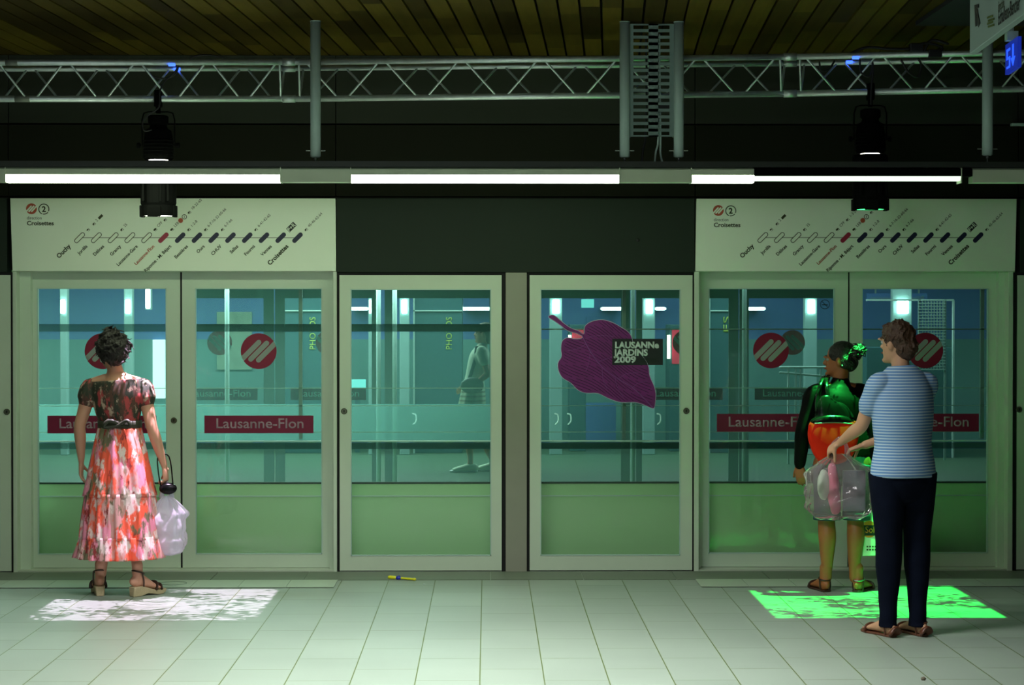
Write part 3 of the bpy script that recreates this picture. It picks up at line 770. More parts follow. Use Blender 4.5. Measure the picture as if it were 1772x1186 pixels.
                obj('small_logo', poly(new(), circ(pc[0], pc[1], 4.2 * u, 20), y, 0.0006), M['orange'], t)
            elif kind == '1c':
                b = new(); tube(b, [(p[0], y - .0005, p[1]) for p in circ(pc[0], pc[1], 3.9 * u, 20)], 0.5 * u, n=4, closed=True); obj('line_ring', b, M['ink'], t)
                text('line_number', '1', (pc[0], y - .001, pc[1] - 2.3 * u), (1, 0, 0), (0, 0, 1), 6.5 * u, M['ink'], t, align='CENTER', bold=0.02)
            else:
                text('bus_numbers', kind, (pc[0] + 1.2 * u, y - .001, pc[1] - 1.2 * u), dg, up, 6.6 * u, M['ink'], t)
    return t
route_sign(17.5, 580.5, 21.5, 581.5, 137.8, 29.0, 411.6, 54.5, 361.5, 'white route sign above the woman in the floral dress')
route_sign(1205.5, 1759.5, 1203.5, 1756.5, 1320.0, 28.66, 411.3, 1243, 364.5, 'white route sign above the two people at the right')

# ================================================================== TRAIN between the platforms
Y1 = 13.62; Y2 = 16.0
tr = thing('metro_train', (0, 14.8, -0.85), 'pale green metro train with long windows standing behind the glass doors', 'train')
def zt_(py, Y=Y1): return P(843, py, Y).z
b = new(); box(b, -6.8, 6.8, Y1, Y1 + .06, -0.75, zt_(836)); obj('lower_body_panel', b, M['train'], tr)
b = new(); box(b, -6.8, 6.8, Y2 - .06, Y2, -0.75, 0.33); obj('lower_body_panel', b, M['train'], tr)
for pya, pyb, mm in ((857.5, 859.5, 'trainrail'),):
    b = new(); box(b, -6.8, 6.8, Y1 - .006, Y1, zt_(pyb), zt_(pya)); obj('body_line', b, M[mm], tr)
b = new(); box(b, -6.8, 6.8, Y1 - .02, Y1 + .05, zt_(777), zt_(766)); obj('waist_band', b, M['darkfilm'], tr)
b = new(); tube(b, [(-6.8, Y1 - .02, zt_(763.5)), (6.8, Y1 - .02, zt_(763.5))], 0.006, n=10); obj('waist_rail', b, M['trainrail'], tr, smooth=True)
b = new(); box(b, -6.8, 6.8, Y1 - .004, Y1 + .04, zt_(837.5), zt_(834.5)); obj('sill_band', b, M['traindark'], tr)
for a, c in ((-6.8, P(870, 700, Y1).x),):
    b = new(); box(b, a, c, Y1 - .006, Y1 + .03, zt_(574), zt_(561)); obj('window_divider', b, M['darkfilm'], tr)
b = new(); box(b, P(905, 700, Y1).x, 6.8, Y1 - .003, Y1 + .03, zt_(571), zt_(569)); obj('window_divider', b, M['oppframe'], tr)
for py in (672, 702.5, 748):
    b = new(); box(b, -6.8, 6.8 , Y1 - .003, Y1 - .001, zt_(py + .6), zt_(py - .6)); obj('glass_line', b, M['paleframe'], tr)
b = new(); box(b, -6.8, 6.8, Y1 + .01, Y1 + .02, zt_(836), 2.02); obj('window_glass', b, M['trainglass'], tr)
b = new(); box(b, -6.8, P(905, 700, Y1).x, Y1 + .025, Y1 + .03, zt_(764), zt_(700)); obj('haze_band', b, M['paleband'], tr)  # band added for the brighter teal haze low in the left windows
b = new(); box(b, -6.8, 6.8, Y2 - .02, Y2 - .01, 0.33, 2.02); obj('window_glass', b, M['oppglass'], tr)
b = new(); box(b, -6.8, 6.8, Y1, Y2, -0.05, 0.0); obj('train_floor', b, M['trainfloor'], tr)
b = new(); box(b, -6.8, 6.8, Y1 - .01, Y2 + .01, 2.15, 2.45); box(b, -6.8, 6.8, Y1 - .01, Y1 + .05, 2.01, 2.16); box(b, -6.8, 6.8, Y2 - .05, Y2 + .01, 2.01, 2.16); obj('train_roof', b, M['train'], tr)
for px in (393, 655, 683, 1095, 1288):
    b = new(); x = P(px, 600, 14.9).x; tube(b, [(x, 14.9, 0), (x, 14.9, 2.15)], 0.018, n=12); obj('grab_pole', b, M['oppframe'], tr, smooth=True)
for px in (520, 1080, 1700):
    b = new(); x = P(px, 600, Y1).x; box(b, x - .012, x + .012, Y1 - .003, Y1 + .03, zt_(760), 2.0); obj('window_post', b, M['oppframe'], tr)
for px in (717, 963, 985, 1140):
    b = new(); q = P(px, 725, Y2 - .1); tube(b, [(q.x - .012, q.y, q.z + .04), (q.x + .012, q.y, q.z + .03), (q.x + .014, q.y, q.z - .02), (q.x - .008, q.y, q.z - .045)], 0.006, n=8, sub=3); obj('grab_handle', b, M['trainrail'], tr, smooth=True)

# ================================================================== OPPOSITE PLATFORM
b = new(); box(b, XL, XR, YF + .30, YO - .02, -1.0, -0.85); S(b, 'floor', M['trackbed'], 'dark track bed between the platforms', 'track bed')
b = new(); box(b, XL, XR, YO - .03, 27.4, -0.12, 0.0); box(b, XL, XR, YO - .03, YO + .06, -0.85, -0.12); S(b, 'floor', M['oppfloor'], 'opposite platform floor seen through the glass', 'floor')
b = new(); box(b, XL, XR, YF + .20, YF + .30, -0.85, -0.12); S(b, 'trim_13', M['trackbed'], 'concrete edge of the near platform', 'platform edge')
b = new(); box(b, XL, XR, 27.2, 27.4, 0, 1.42); S(b, 'wall_opposite', M['oppwall'], 'pale teal lower wall of the opposite platform', 'wall')
b = new(); box(b, XL, XR, 27.2, 27.4, 1.42, 3.6); S(b, 'wall_opposite', M['bluewall'], 'blue upper wall of the opposite platform', 'wall')
b = new(); box(b, XL, XR, YO - .1, 27.4, 3.5, 3.6); S(b, 'ceiling', M['traindark'], 'dark ceiling of the opposite platform', 'ceiling')
b = new(); box(b, XL, XR, YO - .03, YO + .10, 2.02, 3.5); S(b, 'wall_opposite', M['bluewall'], 'dark blue header above the opposite glass doors', 'wall')
SC_ = 0.696
def xo(px): return xf(px)     # the opposite front repeats the near one in real size
oppspec = [('door_9', 46, 312, 65, 288.5, 177, 'opposite sliding door seen through the leftmost glass door'),
           ('door_10', 315.5, 571, 338, 557.5, 447.3, 'opposite sliding door seen through the second glass door from the left'),
           ('door_11', 1213, 1467, 1226, 1444, 1334.5, 'opposite sliding door with a mirrored badge left of the woman in the dark top'),
           ('door_12', 1470, 1732, 1491, 1710, 1602, 'opposite sliding door seen between the two people at the right')]
for nm, a, c, ga, gc, lx_, lab in oppspec:
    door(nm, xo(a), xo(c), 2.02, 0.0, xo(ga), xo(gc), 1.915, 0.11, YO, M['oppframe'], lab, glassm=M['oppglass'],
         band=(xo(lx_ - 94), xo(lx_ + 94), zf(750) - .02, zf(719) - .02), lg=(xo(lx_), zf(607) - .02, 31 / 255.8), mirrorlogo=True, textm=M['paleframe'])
for nm, a, c, ga, gc, lab in (('door_13', 588, 868, 607, 850, 'opposite fixed panel seen behind the walking person'), ('door_14', 916.5, 1197.5, 935, 1177, 'opposite fixed panel seen behind the purple leaf')):
    door(nm, xo(a), xo(c), 2.02, 0.0, xo(ga), xo(gc), 1.915, 0.11, YO, M['oppframe'], lab, glassm=M['oppglass'])
b = new(); box(b, xo(875), xo(911), YO - .02, YO + .1, 0, 2.02); S(b, 'trim_14', M['oppframe'], 'dark column of the opposite door front', 'column')
# lit columns of the hall
YC = 24.6
for i, (px, wpx, tall, far) in enumerate(((110, 13, 0, 1), (222, 15, 0, 1), (641, 7, 0, 1), (700, 17, 0, 1), (962, 22, 0, 1), (1123, 21, 0, 1), (1403, 22, 0, 1), (1561, 34, 0, 1))):
    labs = ['lit column behind the leftmost door, near the door edge', 'lit column behind the leftmost door, right of the dark-haired head', 'thin lit column at the left of the panel with the walking person',
            'lit column left of the walking person', 'lit column behind the stalk of the purple leaf', 'lit column above the black festival label',
            'lit column above the mirrored badge', 'broad lit column above the brown-haired head']
    x = P(px, 600, YC).x; hw_ = wpx / 2 / FPX * YC
    t = thing('hall_column', (x, YC, 0), labs[i], 'column', 'lit columns of the opposite hall')
    b = new(); box(b, x - hw_, x + hw_, YC, YC + .12, 0, 3.5); obj('shaft', b, M['shaft'], t, bevel=0.01)
    z1 = P(px, 519, YC).z; z0 = P(px, 543, YC).z
    b = new(); box(b, x - hw_ * .55, x + hw_ * .55, YC - .06, YC - .01, z0, z1); obj('column_lamp', b, M['glow'], t, bevel=0.008)
# bright vertical lamp in the leftmost door
x = P(250, 600, 24).x; t = thing('wall_lamp', (x, 24.3, 1.8), 'tall bright vertical lamp seen through the leftmost door', 'lamp')
b = new(); box(b, x - .025, x + .025, 24.22, 24.26, P(250, 534, 24).z, P(250, 500, 24).z); obj('lamp_tube', b, M['glow'], t, bevel=0.01)
b = new(); box(b, x - .035, x + .035, 24.26, 24.36, P(250, 536, 24).z, 3.5); obj('lamp_bracket', b, M['oppframe'], t)
# horizontal tube lamps
YL = 26.6
for i, (pa, pb, lab) in enumerate(((606, 635, 'short horizontal lamp at the left of the panel with the walking person'), (800, 850, 'long horizontal lamp above the walking person'),
             (1042, 1075, 'horizontal lamp above the purple leaf'), (1136, 1150, 'short horizontal lamp above the right side of the festival label'), (1296, 1322, 'horizontal lamp above the badge of the right door bay'))):
    p0, p1 = P(pa, 534.5, YL), P(pb, 534.5, YL)
    t = thing('tube_lamp', ((p0.x + p1.x) / 2, YL, p0.z), lab, 'lamp', 'horizontal tube lamps of the opposite hall')
    b = new(); tube(b, [p0, p1], 0.022, n=10); obj('lamp_tube', b, M['glow'], t, smooth=True)
    b = new(); box(b, p0.x, p1.x, YL + .03, 27.2, p0.z - .02, p0.z + .02); obj('lamp_bracket', b, M['oppframe'], t)
# furniture of the opposite hall: booths, machines, screens, posters
def slab(name, pa, pb, ya, yb, Y, d, m, label, cat, parent=None):
    p0, p1 = P(pa, ya, Y), P(pb, yb, Y)
    b = new(); box(b, p0.x, p1.x, Y, Y + d, p1.z, p0.z)
    o = obj(name, b, m, parent, bevel=0.004)
    if parent is None: tag(o, label, cat)
    return o
def booth(pa, pb, tx, label, word='PHOTOS'):
    Y = 24.9; p0, p1 = P(pa, 548, Y), P(pb, 760, Y)
    t = thing('photo_booth', ((p0.x + p1.x) / 2, Y, 0), label, 'photo booth')
    b = new(); box(b, p0.x, p1.x, Y, Y + .8, 0, 2.0); obj('cabin', b, M['booth'], t, bevel=0.01)
    q = P(tx + 5, 606 if word == 'PHOTOS' else 577, Y - .01)
    text('lettering', word, q, (0, 0, 1), (-1, 0, 0), 0.11, M['limetext'], t, length=(0.41 if word == 'PHOTOS' else 0.2), bold=0.01)
    b = new(); box(b, p0.x, p0.x + .02, Y - .02, Y, 0, 2.0); box(b, p0.x, p1.x, Y - .02, Y, 1.80, 1.815); obj('edge_strip', b, M['paleframe'], t)
booth(487, 590, 541, 'dark photo booth with vertical lettering seen at the right of the second glass door')
booth(715, 800, 777, 'dark photo booth with vertical lettering left of the walking person')
booth(1226, 1264, 1257, 'dark photo booth at the left edge of the third sliding door', 'ES')
for pa, pb, tx, lab in ((990, 1010, 986, 'red lit vending machine behind the left edge of the purple leaf'), (1163, 1215, 1157, 'red lit vending machine at the right of the festival label')):
    Y = 25.2; p0, p1 = P(pa, 570, Y), P(pb, 630, Y)
    t = thing('vending_machine', ((p0.x + p1.x) / 2, Y, 0), lab, 'vending machine')
    b = new(); box(b, p0.x - .03, p1.x + .03, Y + .01, Y + .6, 0, p0.z + .06); obj('cabinet', b, M['booth'], t, bevel=0.01)
    b = new(); box(b, p0.x, p1.x, Y, Y + .012, p1.z, p0.z); obj('front_panel', b, M['redlight'], t)
    q0, q1 = P(tx - 2.5, 580, Y), P(tx + 2.5, 621, Y)
    b = new(); box(b, q0.x, q1.x, Y - .04, Y + .01, q1.z, q0.z); obj('light_strip', b, M['glowwarm'], t)
t = thing('information_screen', tuple(P(615, 665, 25)), 'small lit cyan screen at the left of the panel with the walking person', 'screen')
slab('screen', 604, 633, 657, 672, 25, .03, M['screen'], 0, 0, t); b = new(); q = P(618, 680, 25); box(b, q.x - .03, q.x + .03, 25.03, 25.09, 0, q.z + .1); obj('stand', b, M['booth'], t)
slab('wall_poster', 375, 436, 540, 640, 27.15, .03, M['poster'], 'pale poster seen through the second glass door', 'poster')
slab('wall_poster', 1015, 1056, 548, 600, 27.15, .03, M['bluewall'], 'blue poster seen above the purple leaf', 'poster')
t = thing('exit_sign', tuple(P(1017, 525, 26)), 'small green lit exit sign above the purple leaf', 'sign'); slab('sign_face', 1006, 1028, 518, 533, 26, .03, M['screen'], 0, 0, t)
q = P(1017, 518, 26.01); b = new(); box(b, q.x - .01, q.x + .01, 26.005, 26.02, q.z, 3.5); obj('hanger_rod', b, M['oppframe'], t)
slab('blue_cabinet', 1003, 1066, 700, 773, 26.2, .5, M['bluewall'], 'blue cabinet below the purple leaf', 'cabinet')
slab('white_poster', 264, 285, 588, 690, 27.12, .08, mat('lit_poster', (0.8, 0.9, 0.9), 0.4, emit=(0.75, 1.0, 1.0), estr=1.3), 'bright backlit poster right of the dark-haired head', 'poster')
t = thing('ticket_sign', tuple(P(1550, 517, 26)), 'blue overhead sign above the brown-haired head', 'sign'); slab('sign_face', 1500, 1605, 508, 522, 26, .05, M['bluewall'], 0, 0, t)
q = P(1552, 520, 25.98); text('lettering', 'Billets et information', q, (1, 0, 0), (0, 0, 1), 0.085, M['shaft'], t, align='CENTER', mirror=True)
for px in (1515, 1590):
    q = P(px, 508, 26.02); b = new(); box(b, q.x - .01, q.x + .01, 26.01, 26.03, q.z, 3.5); obj('hanger_rod', b, M['oppframe'], t)
# railing of the stairs and the metal grille at the right
t = thing('stair_railing', tuple(P(1390, 700, 23)), 'steel stair railing seen below the mirrored badge', 'railing')
for pts in ([(1350, 636), (1432, 636)], [(1350, 645), (1432, 652)], [(1364, 636), (1364, 804)], [(1377, 636), (1377, 804)], [(1385, 640), (1385, 804)], [(1420, 640), (1420, 804)]):
    b = new(); tube(b, [P(q[0], q[1], 23) for q in pts], 0.014, n=8); obj('rail', b, M['paleframe'], t, smooth=True)
t = thing('metal_grille', tuple(P(1610, 580, 23.6)), 'metal grille seen right of the brown-haired head', 'grille')
b = new()
for i in range(9):
    q0, q1 = P(1592 + i * 5, 518, 23.6), P(1592 + i * 5, 640, 23.6); box(b, q0.x - .006, q0.x + .006, 23.6, 23.615, q1.z, q0.z)
for i in range(24):
    q0, q1 = P(1590, 520 + i * 5.2, 23.6), P(1636, 520, 23.6); box(b, q0.x, q1.x, 23.59, 23.6, q0.z - .006, q0.z + .006)
obj('mesh_panel', b, M['paleframe'], t)
for px in (1591, 1636):
    q = P(px, 518, 23.6); b = new(); box(b, q.x - .012, q.x + .012, 23.6, 23.63, 0, q.z); obj('post', b, M['oppframe'], t)
t = thing('glass_cabin', (P(1650, 700, 24).x, 24, 0), 'pale outlined cabin seen behind the striped T-shirt', 'cabin')
b = new()
for a, c, ya, yb in ((1640, 1651, 520, 835), (1600, 1651, 828, 833), (1500, 1651, 518, 521)):
    p0, p1 = P(a, ya, 24), P(c, yb, 24)
    if a == 1640: p0.x = p1.x - .02
    box(b, p0.x, p1.x, 24, 24.05, max(p1.z, 0), p0.z)
obj('cabin_frame', b, M['paleframe'], t)
b = new(); p0, p1 = P(1500, 700, 24.05), P(1648, 700, 24.05); box(b, p0.x, p1.x, 24.05, 25, 0.0, 1.35); obj('cabin_panel', b, M['booth'], t)

# ================================================================== LIGHT LINE, POLES, CABLE TRAY
YP = 11.75
def zl(py): return P(843, py, YP).z
LZ0, LZ1 = zl(316.5), zl(291)
t = thing('light_trunking', (0, YP, LZ0), 'long pale metal trunking that carries the tube lights', 'light fitting')
b = new()
prof = [(-0.055, LZ0 + .012), (-0.050, LZ1 - .01), (-0.03, LZ1), (0.03, LZ1), (0.050, LZ1 - .01), (0.055, LZ0 + .012)]
def extr(b, prof, x0, x1):
    a = [b.verts.new((x0, YP + p[0], p[1])) for p in prof]; c = [b.verts.new((x1, YP + p[0], p[1])) for p in prof]
    n_ = len(prof); b.faces.new(a); b.faces.new(c[::-1])
    for i in range(n_): b.faces.new((a[i], a[(i + 1) % n_], c[(i + 1) % n_], c[i]))
def xl(px): return P(px, 300, YP).x
for a, c in ((-400, 13), (487.5, 607.5), (1071.5, 1194.5), (1679, 2200)):
    b = new(); extr(b, [(p[0], p[1] - (0.012 if k in (0, 5) else 0)) for k, p in enumerate(prof)], xl(a) + .002, xl(c) - .002)
    obj('cover', b, M['housing'], t, bevel=0.002)
b = new(); box(b, XL, XR, YP - .06, YP + .06, LZ1 + .002, zl(280.5)); obj('top_tray', b, M['housingdark'], t)
lamps = [(13, 487, 'left tube light, above the left route sign', 0), (608, 1071, 'middle tube light, above the plain header panel', 0), (1195, 1679, 'right tube light with a black cover on most of its length', 1)]
for pa, pb, lab, dark in lamps:
    t = thing('tube_light', ((xl(pa) + xl(pb)) / 2, YP, LZ0), lab, 'lamp', 'tube lights over the platform edge')
    if not dark:
        b = new(); extr(b, [(-0.054, zl(304)), (-0.050, LZ1 - .01), (-0.03, LZ1), (0.03, LZ1), (0.050, LZ1 - .01), (0.054, zl(304))], xl(pa) - .01, xl(pb) + .008); obj('reflector_housing', b, M['housing'], t)
        b = new(); extr(b, [(-0.046, LZ0), (-0.052, zl(304)), (0.052, zl(304)), (0.046, LZ0)], xl(pa) + .005, xl(pb)); obj('diffuser', b, M['tube'], t)
    else:
        b = new(); extr(b, [(-0.054, zl(304)), (-0.050, LZ1 - .01), (-0.03, LZ1), (0.03, LZ1), (0.050, LZ1 - .01), (0.054, zl(304))], xl(pa), xl(1303)); obj('reflector_housing', b, M['housing'], t)
        b = new(); extr(b, [(-0.057, zl(305.5)), (-0.054, LZ1 - .008), (-0.03, LZ1), (0.03, LZ1), (0.054, LZ1 - .008), (0.057, zl(305.5))], xl(1303), xl(pb)); obj('black_cover', b, M['spot'], t)
        b = new(); extr(b, [(-0.046, LZ0), (-0.052, zl(304)), (0.052, zl(304)), (0.046, LZ0)], xl(pa) + .005, xl(1303)); obj('diffuser', b, M['tuberight'], t)
        b = new(); extr(b, [(-0.040, zl(312.5)), (-0.052, zl(305.5)), (0.052, zl(305.5)), (0.040, zl(312.5))], xl(1303), xl(1659)); obj('diffuser', b, M['tubedim'], t)
    for pe in (pa, pb if not dark else 1660):
        b = new(); x = xl(pe); box(b, x - .003, x + .003, YP - .057, YP + .057, LZ0 - .003, LZ1); obj('end_cap', b, M['housing'], t)

def pole(px, y0, y1, w_, label, n_=1):
    x = P(px, 150, YP).x; z1 = CZ; z0 = P(px, y1, YP).z; r = w_ / 2 / FPX * YP
    t = thing('ceiling_pole', (x, YP, z0), label, 'pole', 'hanging poles')
    b = new(); lathe(b, (x, YP, 0), [(r * .7, z0 - .006), (r, z0), (r, z1)], 'Z', 28); obj('tube', b, M['pole'], t, smooth=True)
    b = new(); lathe(b, (x, YP, 0), [(r * 1.04, z1 - .004), (r * 1.04, z1)], 'Z', 28); obj('ceiling_flange', b, M['pole'], t)
    b = new(); tube(b, [(x - r * 1.8, YP, z0 + .035), (x + r * 1.8, YP, z0 + .035)], 0.003, n=8); obj('cross_pin', b, M['metal'], t)
    b = new(); ell(b, (x, YP, z0 - .014), (0.009, 0.009, 0.011), 12, 8); lathe(b, (x, YP, 0), [(0.003, zl(281)), (0.003, z0 - .01)], 'Z', 8); obj('end_screw', b, M['metal'], t, smooth=True)
pole(546, 38, 271, 18, 'single hanging pole left of the middle')
pole(1081, 42, 271, 17.5, 'left hanging pole of the pair holding the slotted tray')
pole(1174.5, 42, 271, 17.5, 'right hanging pole of the pair holding the slotted tray')
pole(1709, 80, 268, 18.5, 'hanging pole behind the white hanging sign')
# slotted cable tray
x0, x1 = P(1090.5, 100, YP).x, P(1166, 100, YP).x; zb_, zt2 = zl(236.5), zl(41)
t = thing('cable_tray', ((x0 + x1) / 2, YP, zb_), 'slotted upright cable tray between the pair of hanging poles', 'cable tray')
def xq(px): return P(px, 100, YP).x
b = new()
for a, c in ((1090.5, 1096), (1126, 1131), (1158.5, 1166)): box(b, xq(a), xq(c), YP - .004, YP, zb_, zt2)
rows = 17; pitch = (zt2 - zb_) / rows
for i in range(rows + 1):
    z = zb_ + i * pitch
    box(b, xq(1096), xq(1158.5), YP - .004, YP, max(z - pitch * .23, zb_), min(z + pitch * .23, zt2))
for a, c in ((1122, 1126), (1131, 1139)): box(b, xq(a), xq(c), YP - .004, YP, zb_, zt2)
obj('slotted_plate', b, mat('tray_paint', (0.22, 0.32, 0.29), 0.5), t)
b = new(); box(b, x0, x0 + .004, YP, YP + .04, zb_, zt2); box(b, x1 - .004, x1, YP, YP + .04, zb_, zt2); obj('side_flange', b, M['pole'], t)
for i, pts in enumerate(([(1118, 60), (1119, 150), (1117, 235), (1113, 258), (1111, 280)], [(1137, 60), (1138, 160), (1139, 240), (1135, 262), (1133, 281)], [(1141, 60), (1142, 160), (1143, 240), (1143, 265), (1146, 281)])):
    b = new(); tube(b, [P(p[0], p[1], YP + .02) for p in pts], 0.006, n=8, sub=4)
    tag(obj('power_cable', b, M['pole'] if i else M['cable'], smooth=True), ['black cable hanging out of the slotted tray, leftmost', 'grey cable in the middle of the slotted tray', 'grey cable hanging out of the slotted tray, rightmost'][i], 'cable')
b = new(); q0, q1 = P(1140, 177, YP + .01), P(1159, 194, YP + .01); box(b, q0.x, q1.x, YP + .005, YP + .03, q1.z, q0.z); tag(obj('junction_box', b, M['cable'], bevel=.003), 'small black box inside the slotted tray', 'box')

# ================================================================== TRUSS
YTf, YTr, YTb = 11.93, 12.18, 12.05
t = thing('lighting_truss', (0, 12.05, 3.0), 'long aluminium truss with zigzag braces under the ceiling', 'truss')
top = [(-500, 109), (0, 108.6), (502, 107.6), (1367, 98.5), (1772, 91), (2200, 83)]
rear = [(-500, 119), (0, 118.7), (502, 118), (1367, 109.5), (1772, 102), (2200, 94)]
bot = [(-500, 172), (0, 171.3), (502, 171.0), (1367, 162.0), (1772, 154), (2200, 146)]
def at(line, x):
    for a, c in zip(line, line[1:]):
        if a[0] <= x <= c[0]: return a[1] + (c[1] - a[1]) * (x - a[0]) / (c[0] - a[0])
for line, Y, r in ((top, YTf, 0.0185), (rear, YTr, 0.0185), (bot, YTb, 0.0195)):
    for a, c in zip(line[::1], line[1:]):
        pass
    pts = [P(x, y, Y) for x, y in line]
    for seg in ((0, 1, 2), (2, 3), (3, 4, 5)):
        b = new(); tube(b, [pts[i] for i in seg], r, n=18, round_cap=False); obj('chord', b, M['alu'], t, smooth=True)
def brace(pa, Ya, la, pb, Yb, lb):
    b = new(); tube(b, [P(pa, at(la, pa), Ya), P(pb, at(lb, pb), Yb)], 0.0068, n=10); obj('brace', b, M['alu2'], t, smooth=True)
for (xs, xe) in ((-8, 484), (524, 1348), (1388, 1790)):
    n_ = max(1, round((xe - xs) / 138.5))
    step = (xe - xs) / n_
    for i in range(n_):
        a = xs + i * step
        brace(a + 5, YTf, top, a + step * .5 - 7, YTb, bot)
        brace(a + step * .5 + 8, YTb, bot, a + step - 5, YTf, top)
        m_ = a + step * .5
        brace(a + 14, YTb, bot, m_ - 5, YTr, rear)
        brace(m_ + 5, YTr, rear, a + step - 14, YTb, bot)
for x in (484, 517, 1350, 1384):
    brace(x, YTf, top, x + 2, YTb, bot); brace(x + 8, YTr, rear, x + 2, YTb, bot)
for x in (500, 1367):
    for line, Y in ((top, YTf), (rear, YTr), (bot, YTb)):
        p0, p1 = P(x - 11, at(line, x - 11), Y), P(x + 11, at(line, x + 11), Y)
        b = new(); tube(b, [p0, p1], 0.0235, n=18, round_cap=False); obj('coupler', b, M['alu'], t, smooth=True)
# tapes
for q0, q1, rr in ((P(10, 108.6, YTf), P(31, 108.6, YTf), .0193), (P(26, 171.2, YTb), P(52, 171.2, YTb), .0203)):
    b = new(); tube(b, [q0, q1], rr, n=18, round_cap=False); obj('tape', b, mat('grey_tape', (0.22, 0.24, 0.2), 0.6), t, smooth=True)

# ================================================================== PROFILE SPOTS
def spot(px, pybase, label, lensmat, gcol, power, rect, dy=0, sc=1.0, seed=0.0, thr=0.545):
    X = P(px, 240, YTb).x
    zc = P(px, at(bot, px), YTb).z
    t = thing('stage_spotlight', (X, YTb, zc), label, 'spotlight', 'stage spotlights hanging from the truss')
    Z = lambda py: P(px, py + dy, YTb).z
    R = 0.108
    b = new(); box(b, X - .022, X + .022, YTb - .03, YTb + .03, zc - .05, zc + .052); obj('hook_clamp', b, M['spot'], t, bevel=0.006)
    b = new(); lathe(b, (X, YTb, 0), [(0.014, Z(196)), (0.014, zc - .04)], 'Z', 14); obj('stem', b, M['spot'], t, smooth=True)
    yk = [(X - .100, YTb, Z(252)), (X - .100, YTb, Z(208)), (X - .088, YTb, Z(196)), (X - .06, YTb, Z(193.5)), (X + .06, YTb, Z(193.5)), (X + .088, YTb, Z(196)), (X + .100, YTb, Z(208)), (X + .100, YTb, Z(252))]
    b = new(); tube(b, yk, (0.004, 0.012) and [(0.004, 0.012)] * len(yk), n=10, hint=None); obj('yoke', b, M['spot'], t, smooth=True)
    for s in (-1, 1):
        b = new(); lathe(b, (X + s * .098, YTb, Z(252)), [(0.006, 0), (0.006, s * .012), (0.017, s * .014), (0.017, s * .03), (0.012, s * .033)], 'X', 14); obj('tilt_knob', b, M['spot'], t)
    b = new(); lathe(b, (X, YTb, 0), [(0.050, Z(200)), (0.062, Z(202)), (0.062, Z(214)), (0.050, Z(217)), (0.055, Z(222)), (0.078, Z(226)), (0.088, Z(240)), (0.094, Z(272)), (0.080, Z(277))], 'Z', 32)
    obj('lamp_housing', b, M['spot'], t, smooth=False, bevel=0.002)
    for q in range(6):
        pass
    b = new()
    for q in range(5): lathe(b, (X, YTb, 0), [(0.0900 + q * .0006, Z(243 + q * 6)), (0.0965, Z(244 + q * 6)), (0.0905 + q * .0006, Z(245.5 + q * 6))], 'Z', 28)
    obj('cooling_fin', b, M['spot'], t)
    b = new(); lathe(b, (X, YTb, 0), [(0.056, Z(278.5)), (0.060, Z(276.5))], 'Z', 24); obj('light_leak_ring', b, M['spotglow'], t)
    b = new(); lathe(b, (X, YTb, 0), [(R * .93, Z(279.5)), (R, Z(283)), (R, Z(352)), (R * .95, Z(356)), (R * .95, Z(374)), (R * .8, Z(374)), (R * .8, Z(350))], 'Z', 36); obj('lens_barrel', b, M['spot'], t)
    b = new()
    for s in (-.075, .03, .075): box(b, X + s - .006, X + s + .006, YTb - R - .004, YTb - R + .03, Z(350), Z(290))
    obj('barrel_rib', b, M['spot'], t)
    for bx in ((X - .05, X + .03, YTb - R - .006, YTb + .02 - R, Z(376), Z(358)), (X - R - .002, X - R + .02, YTb - .04, YTb + .04, Z(376), Z(356)), (X + R - .02, X + R + .002, YTb - .04, YTb + .04, Z(376), Z(356))):
        b = new(); box(b, *bx); obj('frame_holder', b, M['spot'], t, bevel=.003)
    b = new(); lathe(b, (X, YTb, 0), [(R * .78, Z(373.5)), (R * .78, Z(372))], 'Z', 28); obj('front_lens', b, lensmat, t)
    # the beam: a gobo projector whose picture lands on the floor as a rectangle
    l = bpy.data.lights.new('gobo_beam', 'SPOT'); l.energy = power; l.color = gcol; l.spot_size = math.radians(70); l.spot_blend = 0; l.shadow_soft_size = 0.004
    o = bpy.data.objects.new('gobo_beam', l); COL.objects.link(o); o.location = (X, YTb, Z(379))
    l.use_nodes = True; n = l.node_tree.nodes; k = l.node_tree.links
    em = [q for q in n if q.type == 'EMISSION'][0]
    tc = n.new('ShaderNodeTexCoord'); sp = n.new('ShaderNodeSeparateXYZ'); k.new(tc.outputs['Normal'], sp.inputs[0])
    def mth(op, a, c_=None):
        q = n.new('ShaderNodeMath'); q.operation = op
        for i, v in enumerate((a, c_)):
            if v is None: continue
            if isinstance(v, (int, float)): q.inputs[i].default_value = v
            else: k.new(v, q.inputs[i])
        return q.outputs[0]
    az = mth('ABSOLUTE', sp.outputs['Z'])
    u = mth('DIVIDE', sp.outputs['X'], az); v = mth('DIVIDE', sp.outputs['Y'], az)
    h = Z(379)
    ux0, ux1, vy0, vy1 = (rect[0] - X) / h, (rect[1] - X) / h, (rect[2] - YTb) / h, (rect[3] - YTb) / h
    def rng(s, a, c_):
        e = 0.006
        q1 = n.new('ShaderNodeMapRange'); q1.interpolation_type = 'SMOOTHSTEP'; q1.inputs['From Min'].default_value = a - e; q1.inputs['From Max'].default_value = a + e; k.new(s, q1.inputs['Value'])
        q2 = n.new('ShaderNodeMapRange'); q2.interpolation_type = 'SMOOTHSTEP'; q2.inputs['From Min'].default_value = c_ + e; q2.inputs['From Max'].default_value = c_ - e; k.new(s, q2.inputs['Value'])
        return mth('MULTIPLY', q1.outputs[0], q2.outputs[0])
    mask = mth('MULTIPLY', rng(u, ux0, ux1), rng(v, vy0, vy1))
    cbn = n.new('ShaderNodeCombineXYZ'); k.new(mth('MULTIPLY', u, 1.0), cbn.inputs[0]); k.new(v, cbn.inputs[1]); cbn.inputs[2].default_value = seed
